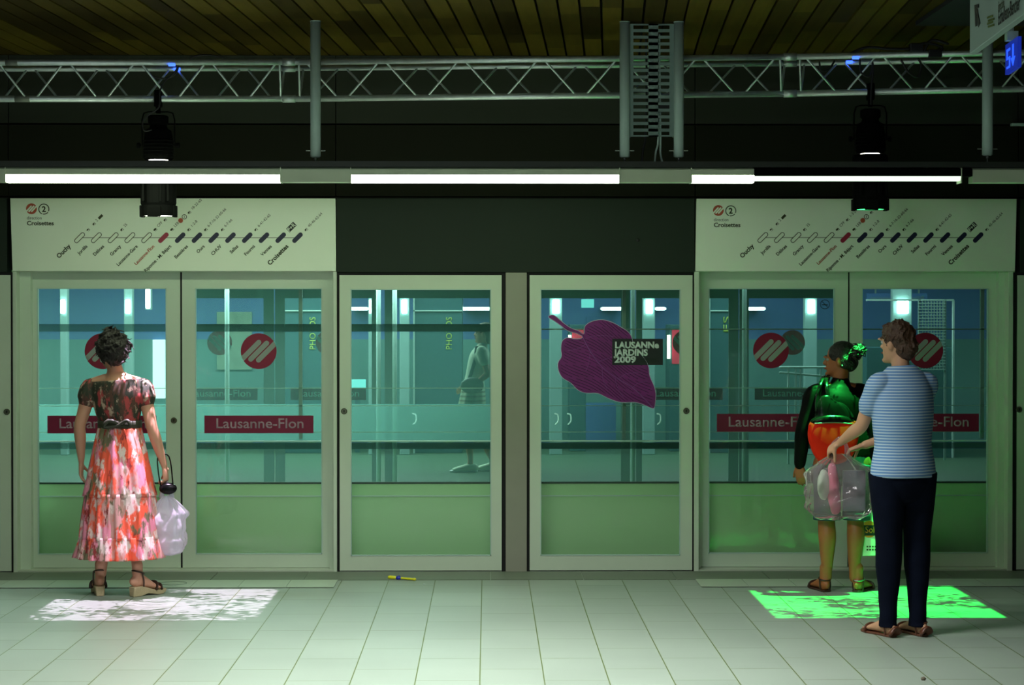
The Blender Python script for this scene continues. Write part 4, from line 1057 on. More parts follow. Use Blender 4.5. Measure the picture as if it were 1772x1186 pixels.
    mp = n.new('ShaderNodeMapping'); mp.inputs['Scale'].default_value = (20, 34, 1); mp.inputs['Rotation'].default_value = (0, 0, 0.5); k.new(cbn.outputs[0], mp.inputs[0])
    nz = n.new('ShaderNodeTexNoise'); nz.inputs['Scale'].default_value = 1.0; nz.inputs['Detail'].default_value = 3; nz.inputs['Distortion'].default_value = 1.6; k.new(mp.outputs[0], nz.inputs['Vector'])
    n3 = n.new('ShaderNodeTexNoise'); n3.inputs['Scale'].default_value = 5; n3.inputs['Detail'].default_value = 1; k.new(cbn.outputs[0], n3.inputs['Vector'])
    ad = mth('ADD', mth('MULTIPLY', nz.outputs['Fac'], 0.75), mth('MULTIPLY', n3.outputs['Fac'], 0.45))
    rp = n.new('ShaderNodeMapRange'); rp.inputs['From Min'].default_value = thr; rp.inputs['From Max'].default_value = thr + .055; rp.inputs['To Min'].default_value = 0.03; rp.inputs['To Max'].default_value = 1.0; k.new(ad, rp.inputs['Value'])
    k.new(mth('MULTIPLY', mask, rp.outputs[0]), em.inputs['Strength'])
    return t
def frect(pxl, pxr, yn, yfar):
    Yn, Yf_ = yfloor(yn), yfloor(yfar)
    return (P(pxl, yn, Yn).x, P(pxr, yn, Yn).x, Yn, Yf_)
WHITEG = frect(40, 441, 1074, 1020); GREENG = frect(1343, 1741, 1072, 1018)
spot(274, 0, 'black stage spotlight with a white beam, above the left route sign', M['spotglow'], (1.0, 0.72, 1.08), 600, WHITEG, seed=3.0)
spot(1506, 0, 'black stage spotlight with a green beam, above the right route sign', M['greenglow'], (0.03, 1.0, 0.12), 1300, GREENG, dy=-11, seed=11.0, thr=0.53)
# small glowing pieces standing in for a blue reflection, and cables on the truss
for i, (px, py, Y) in enumerate(((297, 112, YTf - .022), (306, 120, YTr - .03), (1481, 100, YTf - .022), (1470, 107.5, YTr - .03))):
    lab = ['small blue glint on the front chord above the left spotlight', 'small blue glint on the rear chord above the left spotlight', 'small blue glint on the front chord above the right spotlight', 'small blue glint on the rear chord above the right spotlight'][i]
    q = P(px, py, Y); b = new(); ell(b, q, (0.010, 0.006, 0.006), 12, 8); box(b, q.x - .02, q.x + .02, q.y + .003, q.y + .014, q.z - .008, q.z + .010) 
    tag(obj('truss_glint', b, M['blueglow'], smooth=False), lab, 'light')
def cable(name, pts, r, label, Y=12.02):
    b = new(); tube(b, [P(p[0], p[1], Y + (p[2] if len(p) > 2 else 0)) for p in pts], r, n=8, sub=6)
    tag(obj(name, b, M['cable'], smooth=True), label, 'cable')
cable('power_cable', [(248, 112), (260, 130), (285, 136), (303, 128), (309, 114)], 0.006, 'black cable loop hanging in the truss above the left spotlight')
cable('power_cable', [(309, 113), (300, 128), (286, 140), (277, 158), (275, 185), (256, 200), (247, 212), (250, 226), (262, 225)], 0.005, 'black cable running down to the left spotlight', 11.98)
cable('power_cable', [(1418, 108), (1421, 122), (1434, 120), (1444, 106)], 0.006, 'black cable loop hanging in the truss left of the right spotlight')
cable('power_cable', [(1488, 104), (1490, 125), (1504, 132), (1510, 115), (1506, 90), (1511, 118), (1508, 150), (1507, 180)], 0.006, 'black cable running down to the right spotlight', 11.98)
cable('power_cable', [(1560, 105), (1572, 125), (1588, 133), (1594, 112), (1584, 96)], 0.007, 'black cable loop hanging in the truss right of the right spotlight')
cable('power_cable', [(330, 100), (345, 96), (365, 96), (385, 99)], 0.006, 'black cable lying on the truss right of the left spotlight', 11.93)
cable('power_cable', [(1470, 94), (1500, 82), (1540, 85), (1575, 84), (1600, 75), (1630, 82), (1620, 95), (1600, 92), (1612, 70), (1640, 76)], 0.009, 'tangled black cable on top of the truss at the right', 11.93)
for i, (px, py) in enumerate(((1585, 84), (1617, 95))):
    q = P(px, py, 11.93); b = new(); box(b, q.x - .04, q.x + .04, q.y - .03, q.y + .03, q.z - .02, q.z + .03)
    o = obj('plug_box', b, M['cable'], bevel=.006); o.rotation_euler = (0, 0, 0); tag(o, ['black plug box on the truss, left of the two by the tangled cable', 'black plug box on the truss, right of the two by the tangled cable'][i], 'box')

# ================================================================== HANGING SIGNS
Ya = 7.6
e0 = P(1678, 93, Ya)
dirn = Vector((-math.sin(ANG), -math.cos(ANG), 0))          # toward the camera
zb_ = e0.z; zt2 = CZ - .35
Lg = 2.4; nrm = Vector((-math.cos(ANG), math.sin(ANG), 0))
t = thing('hanging_sign', tuple(e0 + dirn * Lg / 2), 'white hanging direction sign with an arrow at the top right corner', 'sign')
b = new(); c = [e0, e0 + dirn * Lg]; th = nrm * -0.03
zs = (zb_, zt2)
v = [b.verts.new(Vector((q.x, q.y, z)) + o_) for q in c for z in zs for o_ in (Vector((0, 0, 0)), th)]
for f in ((0, 2, 6, 4), (1, 5, 7, 3), (0, 1, 3, 2), (4, 6, 7, 5), (0, 4, 5, 1), (2, 3, 7, 6)): b.faces.new([v[i] for i in f])
obj('sign_board', b, M['hangsign'], t, bevel=.003)
for k_ in (0.2, 2.1):
    q = e0 + dirn * k_ + th * .5; b = new(); lathe(b, (q.x, q.y, 0), [(0.012, zt2), (0.012, CZ)], 'Z', 12); obj('hanger_rod', b, M['pole'], t)
o_face = nrm * 0.002
def onsign(d, z): q = e0 + dirn * d + o_face; return Vector((q.x, q.y, z))
def at_sign(px, py):
    r = ROT @ Vector(((px - 886) / FPX, -(py - 593) / FPX, -1)); 
    # intersect with sign plane
    den = r.dot(nrm); k_ = (e0 - Vector((0, 0, CAMH))).dot(nrm) / den
    q = Vector((0, 0, CAMH)) + r * k_; return (q - e0).dot(dirn), q.z
d0, z0_ = at_sign(1690, 40); 
b = new()
def splate(pts):
    a = [b.verts.new(onsign(d, z)) for d, z in pts]; c2 = [b.verts.new(onsign(d, z) + nrm * .0015) for d, z in pts]
    b.faces.new(a); b.faces.new(c2[::-1]); n_ = len(pts)
    for i in range(n_): b.faces.new((a[i], a[(i + 1) % n_], c2[(i + 1) % n_], c2[i]))
for tri in ([(1688.0, 9), (1694.5, 7), (1695, 13), (1691.2, 15)], [(1687.6, 9), (1690.5, 10), (1692, 45), (1689, 46)], [(1690, 11), (1692, 14), (1697, 40), (1694.5, 47)]):
    splate([at_sign(*q) for q in tri])
obj('arrow', b, M['inkdark'], t)
b = new()
for i in range(4):
    ya = 27 + i * 5.2
    splate([at_sign(*q) for q in ((1709.5 + (i % 2) * 1.5, ya + 2.2), (1719.5 + (i % 2) * 2, ya - 1.5), (1719.5 + (i % 2) * 2, ya + 2.0), (1709.5 + (i % 2) * 1.5, ya + 5.7))])
obj('green_mark', b, M['leblime'], t)
da, za = at_sign(1728.5, 44); dbb, zb2 = at_sign(1766, 16)
text('lettering', 'Echallens-Bercher', onsign(da, za - 0.0) + nrm * .001, dirn, (0, 0, 1), 0.075, M['inkdark'], t, length=dbb - da, bold=.01)
da, za = at_sign(1728.5, 20); db2, _ = at_sign(1739, 12)
text('lettering', 'direction', onsign(da, za) + nrm * .001, dirn, (0, 0, 1), 0.05, M['ink'], t, length=db2 - da)
# blue lit pictogram sign
Yb = 10.6
pA, pB = P(1739.5, 128, Yb + .35), P(1761, 118, Yb)
t = thing('blue_exit_sign', tuple(pB), 'small blue lit pictogram sign below the white hanging sign', 'sign')
def quad(bm_, pts, d=0.02, nn=Vector((-.7, .3, 0))):
    nn = Vector(nn).normalized(); a = [bm_.verts.new(Vector(p)) for p in pts]; c2 = [bm_.verts.new(Vector(p) - nn * d) for p in pts]
    bm_.faces.new(a); bm_.faces.new(c2[::-1]); n_ = len(pts)
    for i in range(n_): bm_.faces.new((a[i], a[(i + 1) % n_], c2[(i + 1) % n_], c2[i]))
hA = P(1739.5, 76, Yb + .35).z; hB = P(1761, 65, Yb).z; zlo = (pA.z + pB.z) / 2; zhi = (hA + hB) / 2
pa_, pb_ = Vector((pA.x, pA.y, 0)), Vector((pB.x, pB.y, 0)); uu = (pb_ - pa_).normalized(); nn_ = Vector((-uu.y, uu.x, 0)) 
if nn_.dot(pa_) > 0: nn_ = -nn_
Z_ = Vector((0, 0, 1))
b = new(); quad(b, [pa_ + Z_ * zlo, pb_ + Z_ * zlo, pb_ + Z_ * zhi, pa_ + Z_ * zhi], 0.02, nn_); obj('sign_box', b, M['bluesign'], t)
Lb = (pb_ - pa_).length; hh = zhi - zlo
def bq(u0, u1, v0, v1, top_=None):
    q = new(); f_ = nn_ * .003
    quad(q, [pa_ + uu * Lb * u0 + Z_ * (zlo + hh * v0) + f_, pa_ + uu * Lb * u1 + Z_ * (zlo + hh * v0) + f_, pa_ + uu * Lb * u1 + Z_ * (zlo + hh * v1) + f_, pa_ + uu * Lb * u0 + Z_ * (zlo + hh * v1) + f_], 0.002, nn_); return q
for (a, c, d, e) in ((.14, .42, .72, .80), (.14, .22, .45, .80), (.14, .42, .45, .52), (.34, .42, .2, .52), (.14, .42, .15, .22), (.60, .70, .35, .85)):
    obj('pictogram', bq(a, c, d, e), M['bluemark'], t)
q = new(); f_ = nn_ * .003; quad(q, [pa_ + uu * Lb * .65 + Z_ * (zlo + hh * .14) + f_, pa_ + uu * Lb * .82 + Z_ * (zlo + hh * .42) + f_, pa_ + uu * Lb * .48 + Z_ * (zlo + hh * .42) + f_], .002, nn_); obj('pictogram', q, M['bluemark'], t)
mid = (pa_ + pb_) / 2; b = new(); lathe(b, (mid.x, mid.y, 0), [(0.014, zhi), (0.014, CZ)], 'Z', 12); obj('hanger_rod', b, M['pole'], t)
b = new(); box(b, mid.x - .03, mid.x + .03, mid.y - .03, mid.y + .03, zhi, zhi + .05); obj('bracket', b, M['pole'], t)
b = new(); q0, q1 = P(1750, 213.5, YF - .06), P(1800, 218, YF - .06); box(b, q0.x, q1.x, YF - .08, YF - .03, q1.z, q0.z); tag(obj('wall_bracket', b, M['paleframe'], bevel=.002), 'small pale bracket on the dark wall at the right picture edge', 'bracket')

# ================================================================== SMALL THINGS ON THE FLOOR
Yq = yfloor(1003.5)
t = thing('plastic_stick', (P(695, 1003, Yq).x, Yq, .01), 'yellow plastic stick with a blue middle lying before the left middle panel', 'litter')
a, c = P(674, 1003, Yq), P(718, 1007, Yq - .07)
a.z = 0.014; c.z = 0.010; d_ = c - a
b = new(); tube(b, [a, a + d_ * .22], 0.012, n=10); obj('stick_head', b, M['yellow'], t, smooth=True)
b = new(); tube(b, [a + d_ * .2, a + d_ * .27], 0.008, n=8); obj('neck', b, M['spot'], t, smooth=True)
b = new(); tube(b, [a + d_ * .27, a + d_ * .33, a + d_ * .40, a + d_ * .44], [0.008, 0.016, 0.016, 0.008], n=12); obj('blue_knob', b, M['blue'], t, smooth=True)
b = new(); tube(b, [a + d_ * .44, a + d_ * .97], 0.007, n=10); tube(b, [a + d_ * .95, c], 0.009, n=10); obj('stick_shaft', b, M['yellow'], t, smooth=True)
Yq = yfloor(1181); q = P(1598, 1181, Yq); b = new(); ell(b, (q.x, q.y, 0.008), (0.012, 0.010, 0.009), 12, 8, fn=lambda v: 1 + .15 * math.sin(7 * v.x + 3 * v.y)); tag(obj('pebble', b, M['stone'], smooth=True), 'small brown pebble on the floor at the bottom right', 'pebble')
for px, py, L_, lab in ((734, 1013, .006, 'tiny white speck on the floor right of the yellow stick'),):
    Yq = yfloor(py); q = P(px, py, Yq); b = new(); ell(b, (q.x, q.y, 0.003), (0.010, 0.012, 0.003), 10, 6); tag(obj('paper_scrap', b, M['whiteink']), lab, 'litter')
# faint ring mark on the pale tiles
q = P(300, 1011.5, yfloor(1011.5)); b = new(); tube(b, [(q.x + .085 * math.cos(a), q.y + .085 * math.sin(a), 0.0062) for a in [2 * PI * k / 40 for k in range(40)]], 0.003, n=4, closed=True); S(b, 'trim_15', mat('ring_mark', (0.2, 0.27, 0.2), .6), 'faint ring mark on the pale tiles right of the wedge sandals', 'mark')

# ================================================================== PEOPLE
def frame_from(facing):
    """unit vectors (side to the person's right, forward)"""
    f = Vector((facing[0], facing[1], 0)).normalized(); r = Vector((f.y, -f.x, 0)); return r, f
def hand(b, wrist, d, palm_n, side, L=0.175, curl=0.35, thumbside=1, grip=False):
    """wrist point, direction d of the hand, palm_n = normal the palm faces, thumb on thumbside of cross"""
    d = Vector(d).normalized(); nn = Vector(palm_n); nn = (nn - d * nn.dot(d)).normalized(); s = d.cross(nn) * thumbside
    w = Vector(wrist)
    tube(b, [w - d * .02, w + d * .01, w + d * .045, w + d * .085], [(0.021, 0.017), (0.024, 0.016), (0.036, 0.015), (0.039, 0.012)], n=14, hint=s)
    lens = [0.066, 0.074, 0.070, 0.055]; offs = [0.029, 0.0095, -0.0095, -0.028]
    for i in range(4):
        p = w + d * (0.086 - abs(i - 1) * .004) + s * offs[i]; an = curl * (1 + .12 * i) if not grip else 1.15
        dd = d.copy(); pts = [p - d * .02, p]; rr = [0.009, 0.0088]; l = lens[i] * L / .175
        for seg, fr in enumerate((.45, .31, .24)):
            m_ = Matrix.Rotation(an * (0.6 if seg == 0 else 1.0), 3, nn.cross(dd)) if False else None
            ax = dd.cross(nn)
            dd = (Matrix.Rotation(an * (0.55 if seg == 0 else 0.9), 3, d.cross(nn)) @ dd)
            p = p + dd * l * fr; pts.append(p); rr.append(0.0085 - .0009 * (seg + 1))
        tube(b, pts, rr, n=10)
    p = w + d * .03 + s * .026; td = (d * .75 + s * .55 + nn * (.35 if not grip else .7)).normalized()
    tube(b, [p - td * .012, p + td * .024, p + td * .046 + nn * .004, p + td * .066 + nn * .010 + d * .004], [0.0125, 0.011, 0.0098, 0.0085], n=10)
def foot(b, heel, toe_dir, hz, tz, L=0.235, side=1):
    """bare foot: heel ground point (x,y), heel height hz, toe height tz"""
    r, f = frame_from(toe_dir); h = Vector((heel[0], heel[1], 0))
    def q(t, z): return h + f * (L * t) + Vector((0, 0, z))
    base = lambda t: hz + (tz - hz) * min(1, max(0, (t - .15) / .6))
    pts = [(.02, .030, .022, .028), (.10, .033, .030, .034), (.25, .040, .029, .040), (.42, .034, .031, .033), (.60, .024, .038, .023), (.74, .017, .043, .016), (.82, .013, .042, .012)]
    tube(b, [q(t, base(t) + z) for t, z, a, c in pts], [(a, c) for t, z, a, c in pts], n=16, hint=r, sub=3)
    # ankle up
    tube(b, [q(.14, base(.1) + .02), q(.20, base(.2) + .055), q(.20, base(.2) + .095), q(.19, base(.2) + .14)], [(.028, .034), (.029, .036), (.027, .031), (.029, .032)], n=16, hint=r)
    for i, (o_, l, rd) in enumerate(((-.027, .20, .0125), (-.010, .185, .0088), (.004, .165, .0085), (.017, .145, .008), (.029, .12, .0078))):
        p0 = q(.80, base(1) + .012) + r * o_ * (1 if side > 0 else -1) * 1.05; p1 = p0 + f * L * l; p1.z -= .003
        tube(b, [p0 - f * .01, (p0 + p1) / 2 + Vector((0, 0, .003)), p1], [rd, rd, rd * .9], n=10)
def limb(b, pts, rad, n=18, hint=None): tube(b, pts, rad, n=n, sub=5, hint=hint)
def head(b, c, facing, H=0.225, W=0.150, D=0.19, tilt=0.0):
    """c = centre of head, facing = xy direction"""
    r, f = frame_from(facing); c = Vector(c)
    # outline rows: (z/H, half width/W, front/D, back/D)
    rows = [(-.50, .13, .40, -.06), (-.47, .24, .45, .02), (-.40, .33, .47, .10), (-.30, .39, .47, .20), (-.18, .43, .47, .34), (-.05, .455, .47, .44), (.05, .475, .455, .48), (.16, .485, .46, .50), (.28, .465, .43, .48), (.38, .40, .36, .42), (.45, .30, .26, .31), (.49, .17, .14, .18)]
    rings = []; n_ = 28
    for z, w_, fr, bk in rows:
        ring = []
        for k in range(n_):
            a = 2 * PI * k / n_; cx_, sy = math.cos(a), math.sin(a)
            y = sy * (fr if sy > 0 else bk) * D
            ring.append(b.verts.new(c + r * (cx_ * w_ * W * (abs(cx_) ** -.08 if abs(cx_) > .05 else 1)) + f * y + Vector((0, 0, z * H))))
        rings.append(ring)
    for a_, c_ in zip(rings, rings[1:]):
        for k in range(n_): b.faces.new((a_[k], a_[(k + 1) % n_], c_[(k + 1) % n_], c_[k]))
    b.faces.new(rings[0][::-1]); b.faces.new(rings[-1])
    U = Vector((0, 0, 1))
    # nose, brow, lips, chin, ears
    tube(b, [c + f * .455 * D + U * .06 * H, c + f * .52 * D - U * .03 * H, c + f * .565 * D - U * .105 * H, c + f * .50 * D - U * .135 * H], [.008, .010, .014, .010], n=10)
    for s in (-1, 1):
        ell(b, c + f * .50 * D - U * .125 * H + r * s * .012, (.009, .009, .008), 10, 8)
        ell(b, c + f * .43 * D + U * .085 * H + r * s * .033, (.028, .012, .010), 12, 8)
        ell(b, c - f * .02 * D - U * .04 * H + r * s * W * .49, (.014, .020, .033), 14, 10, rot=Matrix.Rotation(math.atan2(f.x, f.y) * -1 + s * -.3, 3, 'Z'))
    ell(b, c + f * .465 * D - U * .235 * H, (.022, .012, .007), 12, 8, rot=Matrix.Rotation(-math.atan2(f.x, f.y), 3, 'Z'))
    ell(b, c + f * .455 * D - U * .275 * H, (.019, .012, .008), 12, 8, rot=Matrix.Rotation(-math.atan2(f.x, f.y), 3, 'Z'))
    ell(b, c + f * .42 * D - U * .42 * H, (.024, .018, .018), 12, 8)
def face_parts(parent, c, facing, H=0.225, W=0.150, D=0.19):
    r, f = frame_from(facing); c = Vector(c); U = Vector((0, 0, 1))
    for s in (-1, 1):
        b = new(); ell(b, c + f * .398 * D + U * .015 * H + r * s * .032, (.0135, .0135, .0125), 14, 10); e = obj('eye', b, M['eye'], parent, smooth=True)
        b = new(); ell(b, c + f * (.398 * D + .0105) + U * .015 * H + r * s * .032, (.006, .0045, .006), 12, 8); obj('iris', b, M['hair1'], e, smooth=True)
        b = new(); tube(b, [c + f * .485 * D + U * .10 * H + r * s * .016, c + f * .475 * D + U * .125 * H + r * s * .035, c + f * .42 * D + U * .105 * H + r * s * .052], [.003, .004, .002], n=8); obj('eyebrow', b, M['hair1'], parent, smooth=True)
    b = new(); tube(b, [c + f * .50 * D - U * .25 * H - r * .022, c + f * .535 * D - U * .25 * H, c + f * .50 * D - U * .25 * H + r * .022], [.003, .007, .003], n=8); obj('mouth', b, M['lip'], parent, smooth=True)
def body(parent, skin, J, name='body', vox=0.0055):
    """one continuous figure from the joint table J"""
    b = new(); r, f = frame_from(J['face']); U = Vector((0, 0, 1)); k = J.get('k', 1.0)
    pel, che, nek = Vector(J['pelvis']), Vector(J['chest']), Vector(J['neck'])
    sh = [Vector(q) for q in J['shoulder']]; hp = [Vector(q) for q in J['hip']]
    wst = pel.lerp(che, .42)
    g = J.get('girth', 1.0)
    tube(b, [pel - U * .10, pel, wst, che - U * .08, che, che + U * .08, nek - U * .02], [(.12 * g, .09 * g), (.160 * g, .108 * g), (.122 * g, .088 * g), (.138 * g, .098 * g), (.155 * g, .105 * g), (.135 * g, .085 * g), (.055, .055)], n=26, hint=r, sub=4)
    hc = Vector(J['head']); limb(b, [nek - U * .05, nek + U * .01, hc - U * .06 - f * .012], [(.058, .056), (.048, .05), (.046, .052)], hint=r)
    hr, hf = frame_from(J['look']); head(b, hc, J['look'], *J.get('hs', (.225, .150, .19)))
    for i in (0, 1):
        el, wr = Vector(J['elbow'][i]), Vector(J['wrist'][i])
        a = J.get('arm', 1.0)
        limb(b, [nek.lerp(sh[i], .35) - U * .03, sh[i], sh[i].lerp(el, .3), sh[i].lerp(el, .7), el, el.lerp(wr, .3), el.lerp(wr, .75), wr], [.05 * a, .052 * a, .046 * a, .040 * a, .036 * a, .037 * a, .027 * a, (.024, .019)])
        hd, pn, cur, grip = J['hand'][i]
        hand(b, wr, hd, pn, 1, curl=cur, thumbside=J['thumb'][i], grip=grip)
        kn, an = Vector(J['knee'][i]), Vector(J['ankle'][i]); L = J.get('leg', 1.0)
        calf = J.get('back', -f)
        limb(b, [pel.lerp(hp[i], .7), hp[i], hp[i].lerp(kn, .35), hp[i].lerp(kn, .75), kn, kn.lerp(an, .28) + calf * .012, kn.lerp(an, .6) + calf * .004, kn.lerp(an, .88), an], [.09 * g, .088 * g, .078 * g, .060 * g, .052 * L, .053 * L, .042 * L, .030 * L, .028 * L])
        foot(b, J['heel'][i], J['toe'][i], J['hz'], J['tz'], L=J.get('footL', .235), side=1 if i == 1 else -1)
    return obj(name, b, skin, parent, smooth=True, remesh=vox, smoothit=4)
def hairmass(name, parts, m, parent, vox=.007, it=3):
    b = new()
    for c, rr, fn in parts: ell(b, c, rr, 26, 18, fn=fn)
    return obj(name, b, m, parent, smooth=True, remesh=vox, smoothit=it)
def curls(c, rr, nseed, cnt, length, rad, m, parent, name, low=-.6, parts=(), droop=.3, vox=.006):
    rnd = random.Random(nseed); b = new(); ell(b, c, (rr[0] * .97, rr[1] * .97, rr[2] * .97), 26, 18, fn=wig)
    for pc, pr in parts: ell(b, pc, pr, 20, 14, fn=wig)
    blobs = [(c, rr)] + list(parts)
    for i in range(cnt):
        pc, pr = blobs[0] if rnd.random() < .6 or len(blobs) == 1 else blobs[rnd.randrange(1, len(blobs))]
        while True:
            v = Vector((rnd.gauss(0, 1), rnd.gauss(0, 1), rnd.gauss(0, 1))).normalized()
            if v.z > low: break
        p = Vector(pc) + Vector((v.x * pr[0], v.y * pr[1], v.z * pr[2])) * .95
        tdir = (Vector((rnd.gauss(0, 1), rnd.gauss(0, 1), -droop + rnd.gauss(0, .6)))); tdir = (tdir - v * tdir.dot(v)).normalized()
        l = length * rnd.uniform(.5, 1.3)
        tube(b, [p, p + tdir * l * .4 + v * l * .22, p + tdir * l * .8 + v * l * .10, p + tdir * l * 1.0 + v * l * .28], [rad, rad * .9, rad * .7, rad * .35], n=6, sub=2)
    return obj(name, b, m, parent, smooth=True, remesh=vox, smoothit=1)
def wig(v): return 1 + .06 * noise.noise(v * 6) + .03 * noise.noise(v * 17)

# ---------------- woman in the floral dress
Yw = 12.17; s0 = FPX / Yw; cxp = 208.0
X0 = P(cxp, 1030, Yw).x
def LA(px, py, dy=0.0): q = P(px, py, Yw + dy); return q
A = thing('person', (X0, Yw, 0), 'woman in a long floral dress with her back turned, holding a white bag', 'person')
v3 = lambda x, y, z: Vector((X0 + x, Yw + y, z))
lookA = (-.25, 1)
heelA = [(X0 - .118, Yw - .03), (X0 + .085, Yw - .06)]
J = dict(pelvis=v3(.0, 0, .96), chest=v3(-.015, 0, 1.22), neck=v3(-.03, .005, 1.395), head=v3(-.055, .03, 1.515), look=lookA, face=(.12, 1),
         shoulder=[v3(-.180, 0, 1.285), v3(.148, -.01, 1.285)], elbow=[v3(-.245, -.01, 1.05), v3(.205, -.04, 1.045)], wrist=[v3(-.250, .06, .83), v3(.275, .0, .80)],
         hand=[((-.05, .15, -1), (1, 0, 0), .35, False), ((.12, 0, -1), (-1, .2, 0), .9, True)], thumb=[-1, 1],
         hip=[v3(-.085, 0, .88), v3(.085, 0, .88)], knee=[v3(-.10, .03, .50), v3(.10, .03, .50)], ankle=[v3(-.113, .01, .135), v3(.105, -.025, .135)],
         heel=heelA, toe=[(-.28, 1), (.68, .73)], hz=.062, tz=.030, girth=.98, leg=.98, arm=.98, footL=.225)
body(A, M['skin1'], J); face_parts(A, J['head'], lookA)
hc = Vector(J['head'])
curls(hc + Vector((.012, -.022, .022)), (.092, .098, .104), 5, 260, .055, .0065, M['hair1'], A, 'hair', low=-.75, parts=[(hc + Vector((.035, -.06, -.01)), (.076, .065, .085)), (hc + Vector((-.01, -.03, .085)), (.05, .05, .045)), (hc + Vector((.055, -.05, .03)), (.066, .06, .070))], vox=.005)
# bodice with gathered off-shoulder neckline and cap sleeves
b = new(); rA, fA = frame_from(J['face'])
tube(b, [v3(0, 0, 1.03), v3(0, 0, 1.08), v3(-.008, 0, 1.16), v3(-.012, 0, 1.25), v3(-.018, 0, 1.31), v3(-.020, 0, 1.335)],
     [(.126, .100), (.128, .102), (.148, .118), (.166, .124), (.168, .118), (.160, .108)], n=48, hint=rA, sub=4, round_cap=False, mod=lambda t, a: 1 + .012 * math.sin(24 * a))
for s, sx in ((0, -1), (1, 1)):
    sh_ = J['shoulder'][s]; el = J['elbow'][s]
    tube(b, [sh_ + Vector((-sx * .05, 0, .012)), sh_ + Vector((0, 0, .004)), sh_.lerp(el, .15), sh_.lerp(el, .28), sh_.lerp(el, .34)], [.048, .057, .064, .063, .054], n=40, sub=4, mod=lambda t, a: 1 + .03 * math.sin(11 * a))
obj('dress_bodice', b, M['bodice'], A, smooth=True, remesh=.006, smoothit=3)
b = new(); tube(b, [v3(0, 0, 1.04), v3(0, 0, 1.062), v3(0, 0, 1.085)], [(.137, .110)] * 3, n=48, hint=rA, cap=False); o = obj('belt', b, M['belt'], A, smooth=True); sd = o.modifiers.new('s', 'SOLIDIFY'); sd.thickness = .006
b = new(); tube(b, [v3(.01, -.112, 1.075), v3(-.045, -.13, 1.09), v3(-.07, -.125, 1.05), v3(.01, -.115, 1.06), v3(.07, -.13, 1.09), v3(.085, -.125, 1.05), v3(.01, -.112, 1.06)], .012, n=8, sub=4); obj('bow', b, M['belt'], A, smooth=True)
# skirt: two tiers and a hem ruffle, with folds
def skirt_tier(name, z0, z1, r0, r1, folds, amp, seed, dx=0.0):
    b = new(); N = 16
    pts = [v3(dx * (i / N), 0, z0 + (z1 - z0) * i / N) for i in range(N + 1)]
    rad = [((r0[0] + (r1[0] - r0[0]) * (i / N) ** .85), (r0[1] + (r1[1] - r0[1]) * (i / N) ** .85)) for i in range(N + 1)]
    tube(b, pts, rad, n=160, hint=rA, cap=False, mod=lambda t, a: 1 + (.02 + amp * t) * (math.sin(folds * a + seed) * .6 + .5 * math.sin(folds * .53 * a + 2 * seed + 2 * t) + .3 * math.sin(folds * 1.7 * a + 3 * t)))
    o = obj(name, b, M['skirt'], A, smooth=True); sd = o.modifiers.new('s', 'SOLIDIFY'); sd.thickness = .003
skirt_tier('dress_skirt', 1.055, .62, (.130, .105), (.222, .175), 17, .045, 0)
skirt_tier('skirt_tier', .640, .36, (.215, .170), (.250, .20), 23, .04, 1.3)
skirt_tier('hem_ruffle', .375, .238, (.246, .198), (.275, .22), 31, .05, 2.1)
# wedge sandals
def wedge(heel, td, side, label):
    r, f = frame_from(td); h = Vector((heel[0], heel[1], 0)); L = .245
    t = thing('wedge_sandal', tuple(h), label, 'sandal'); 
    st = [(-.02, .026, .000, .060), (.04, .032, .0, .063), (.22, .033, .0, .062), (.30, .031, .006, .058), (.42, .030, .013, .048), (.55, .036, .008, .036), (.70, .043, .0, .029), (.85, .042, .002, .028), (.95, .034, .010, .029), (1.02, .018, .018, .031)]
    b = new(); prev = None
    for tt, w_, zb0, zt0 in st:
        if tt <= .22: w0 = w_ * (.80)
        else: w0 = w_ * .96
        ring = [b.verts.new(h + f * L * (tt if tt > .1 else tt + (.06 if False else 0)) + r * x + Vector((0, 0, z))) for x, z in ((-w0, zb0), (w0, zb0), (w_, zt0), (-w_, zt0))]
        if prev:
            for k in range(4): b.faces.new((prev[k], prev[(k + 1) % 4], ring[(k + 1) % 4], ring[k]))
        else: b.faces.new(ring)
        prev = ring
    b.faces.new(prev[::-1])
    obj('wedge_sole', b, M['cork'], t, bevel=.004)
    def q(tt, x, z): return h + f * L * tt + r * x + Vector((0, 0, z))
    b = new(); tube(b, [q(.62, -.044, .035), q(.66, -.036, .066), q(.69, 0, .074), q(.66, .036, .066), q(.62, .044, .035)], [(.006, .014)] * 5, n=10, sub=4, hint=f)
    tube(b, [q(.80, -.042, .033), q(.80, -.03, .055), q(.81, 0, .060), q(.80, .03, .055), q(.80, .042, .033)], [(.006, .012)] * 5, n=10, sub=4, hint=f); obj('toe_strap', b, M['strap'], t, smooth=True)
    b = new(); tube(b, [q(.18 + .15 * math.cos(a), .037 * math.sin(a), .148 - .012 * math.cos(a)) for a in [2 * PI * k / 16 for k in range(16)]], .0045, n=8, closed=True); obj('ankle_strap', b, M['strap'], t, smooth=True)
    for x in (-1, 1):
        b = new(); tube(b, [q(.26, x * .034, .062), q(.25, x * .037, .10), q(.2, x * .037, .142)], .0045, n=8, sub=3); obj('side_strap', b, M['strap'], t, smooth=True)
    b = new(); ell(b, q(.74, 0, .082), (.014, .014, .006), 12, 8); obj('ornament', b, M['metal'], t, smooth=True)
wedge(heelA[0], (-.28, 1), -1, 'left wedge sandal of the woman in the floral dress'); wedge(heelA[1], (.68, .73), 1, 'right wedge sandal of the woman in the floral dress')
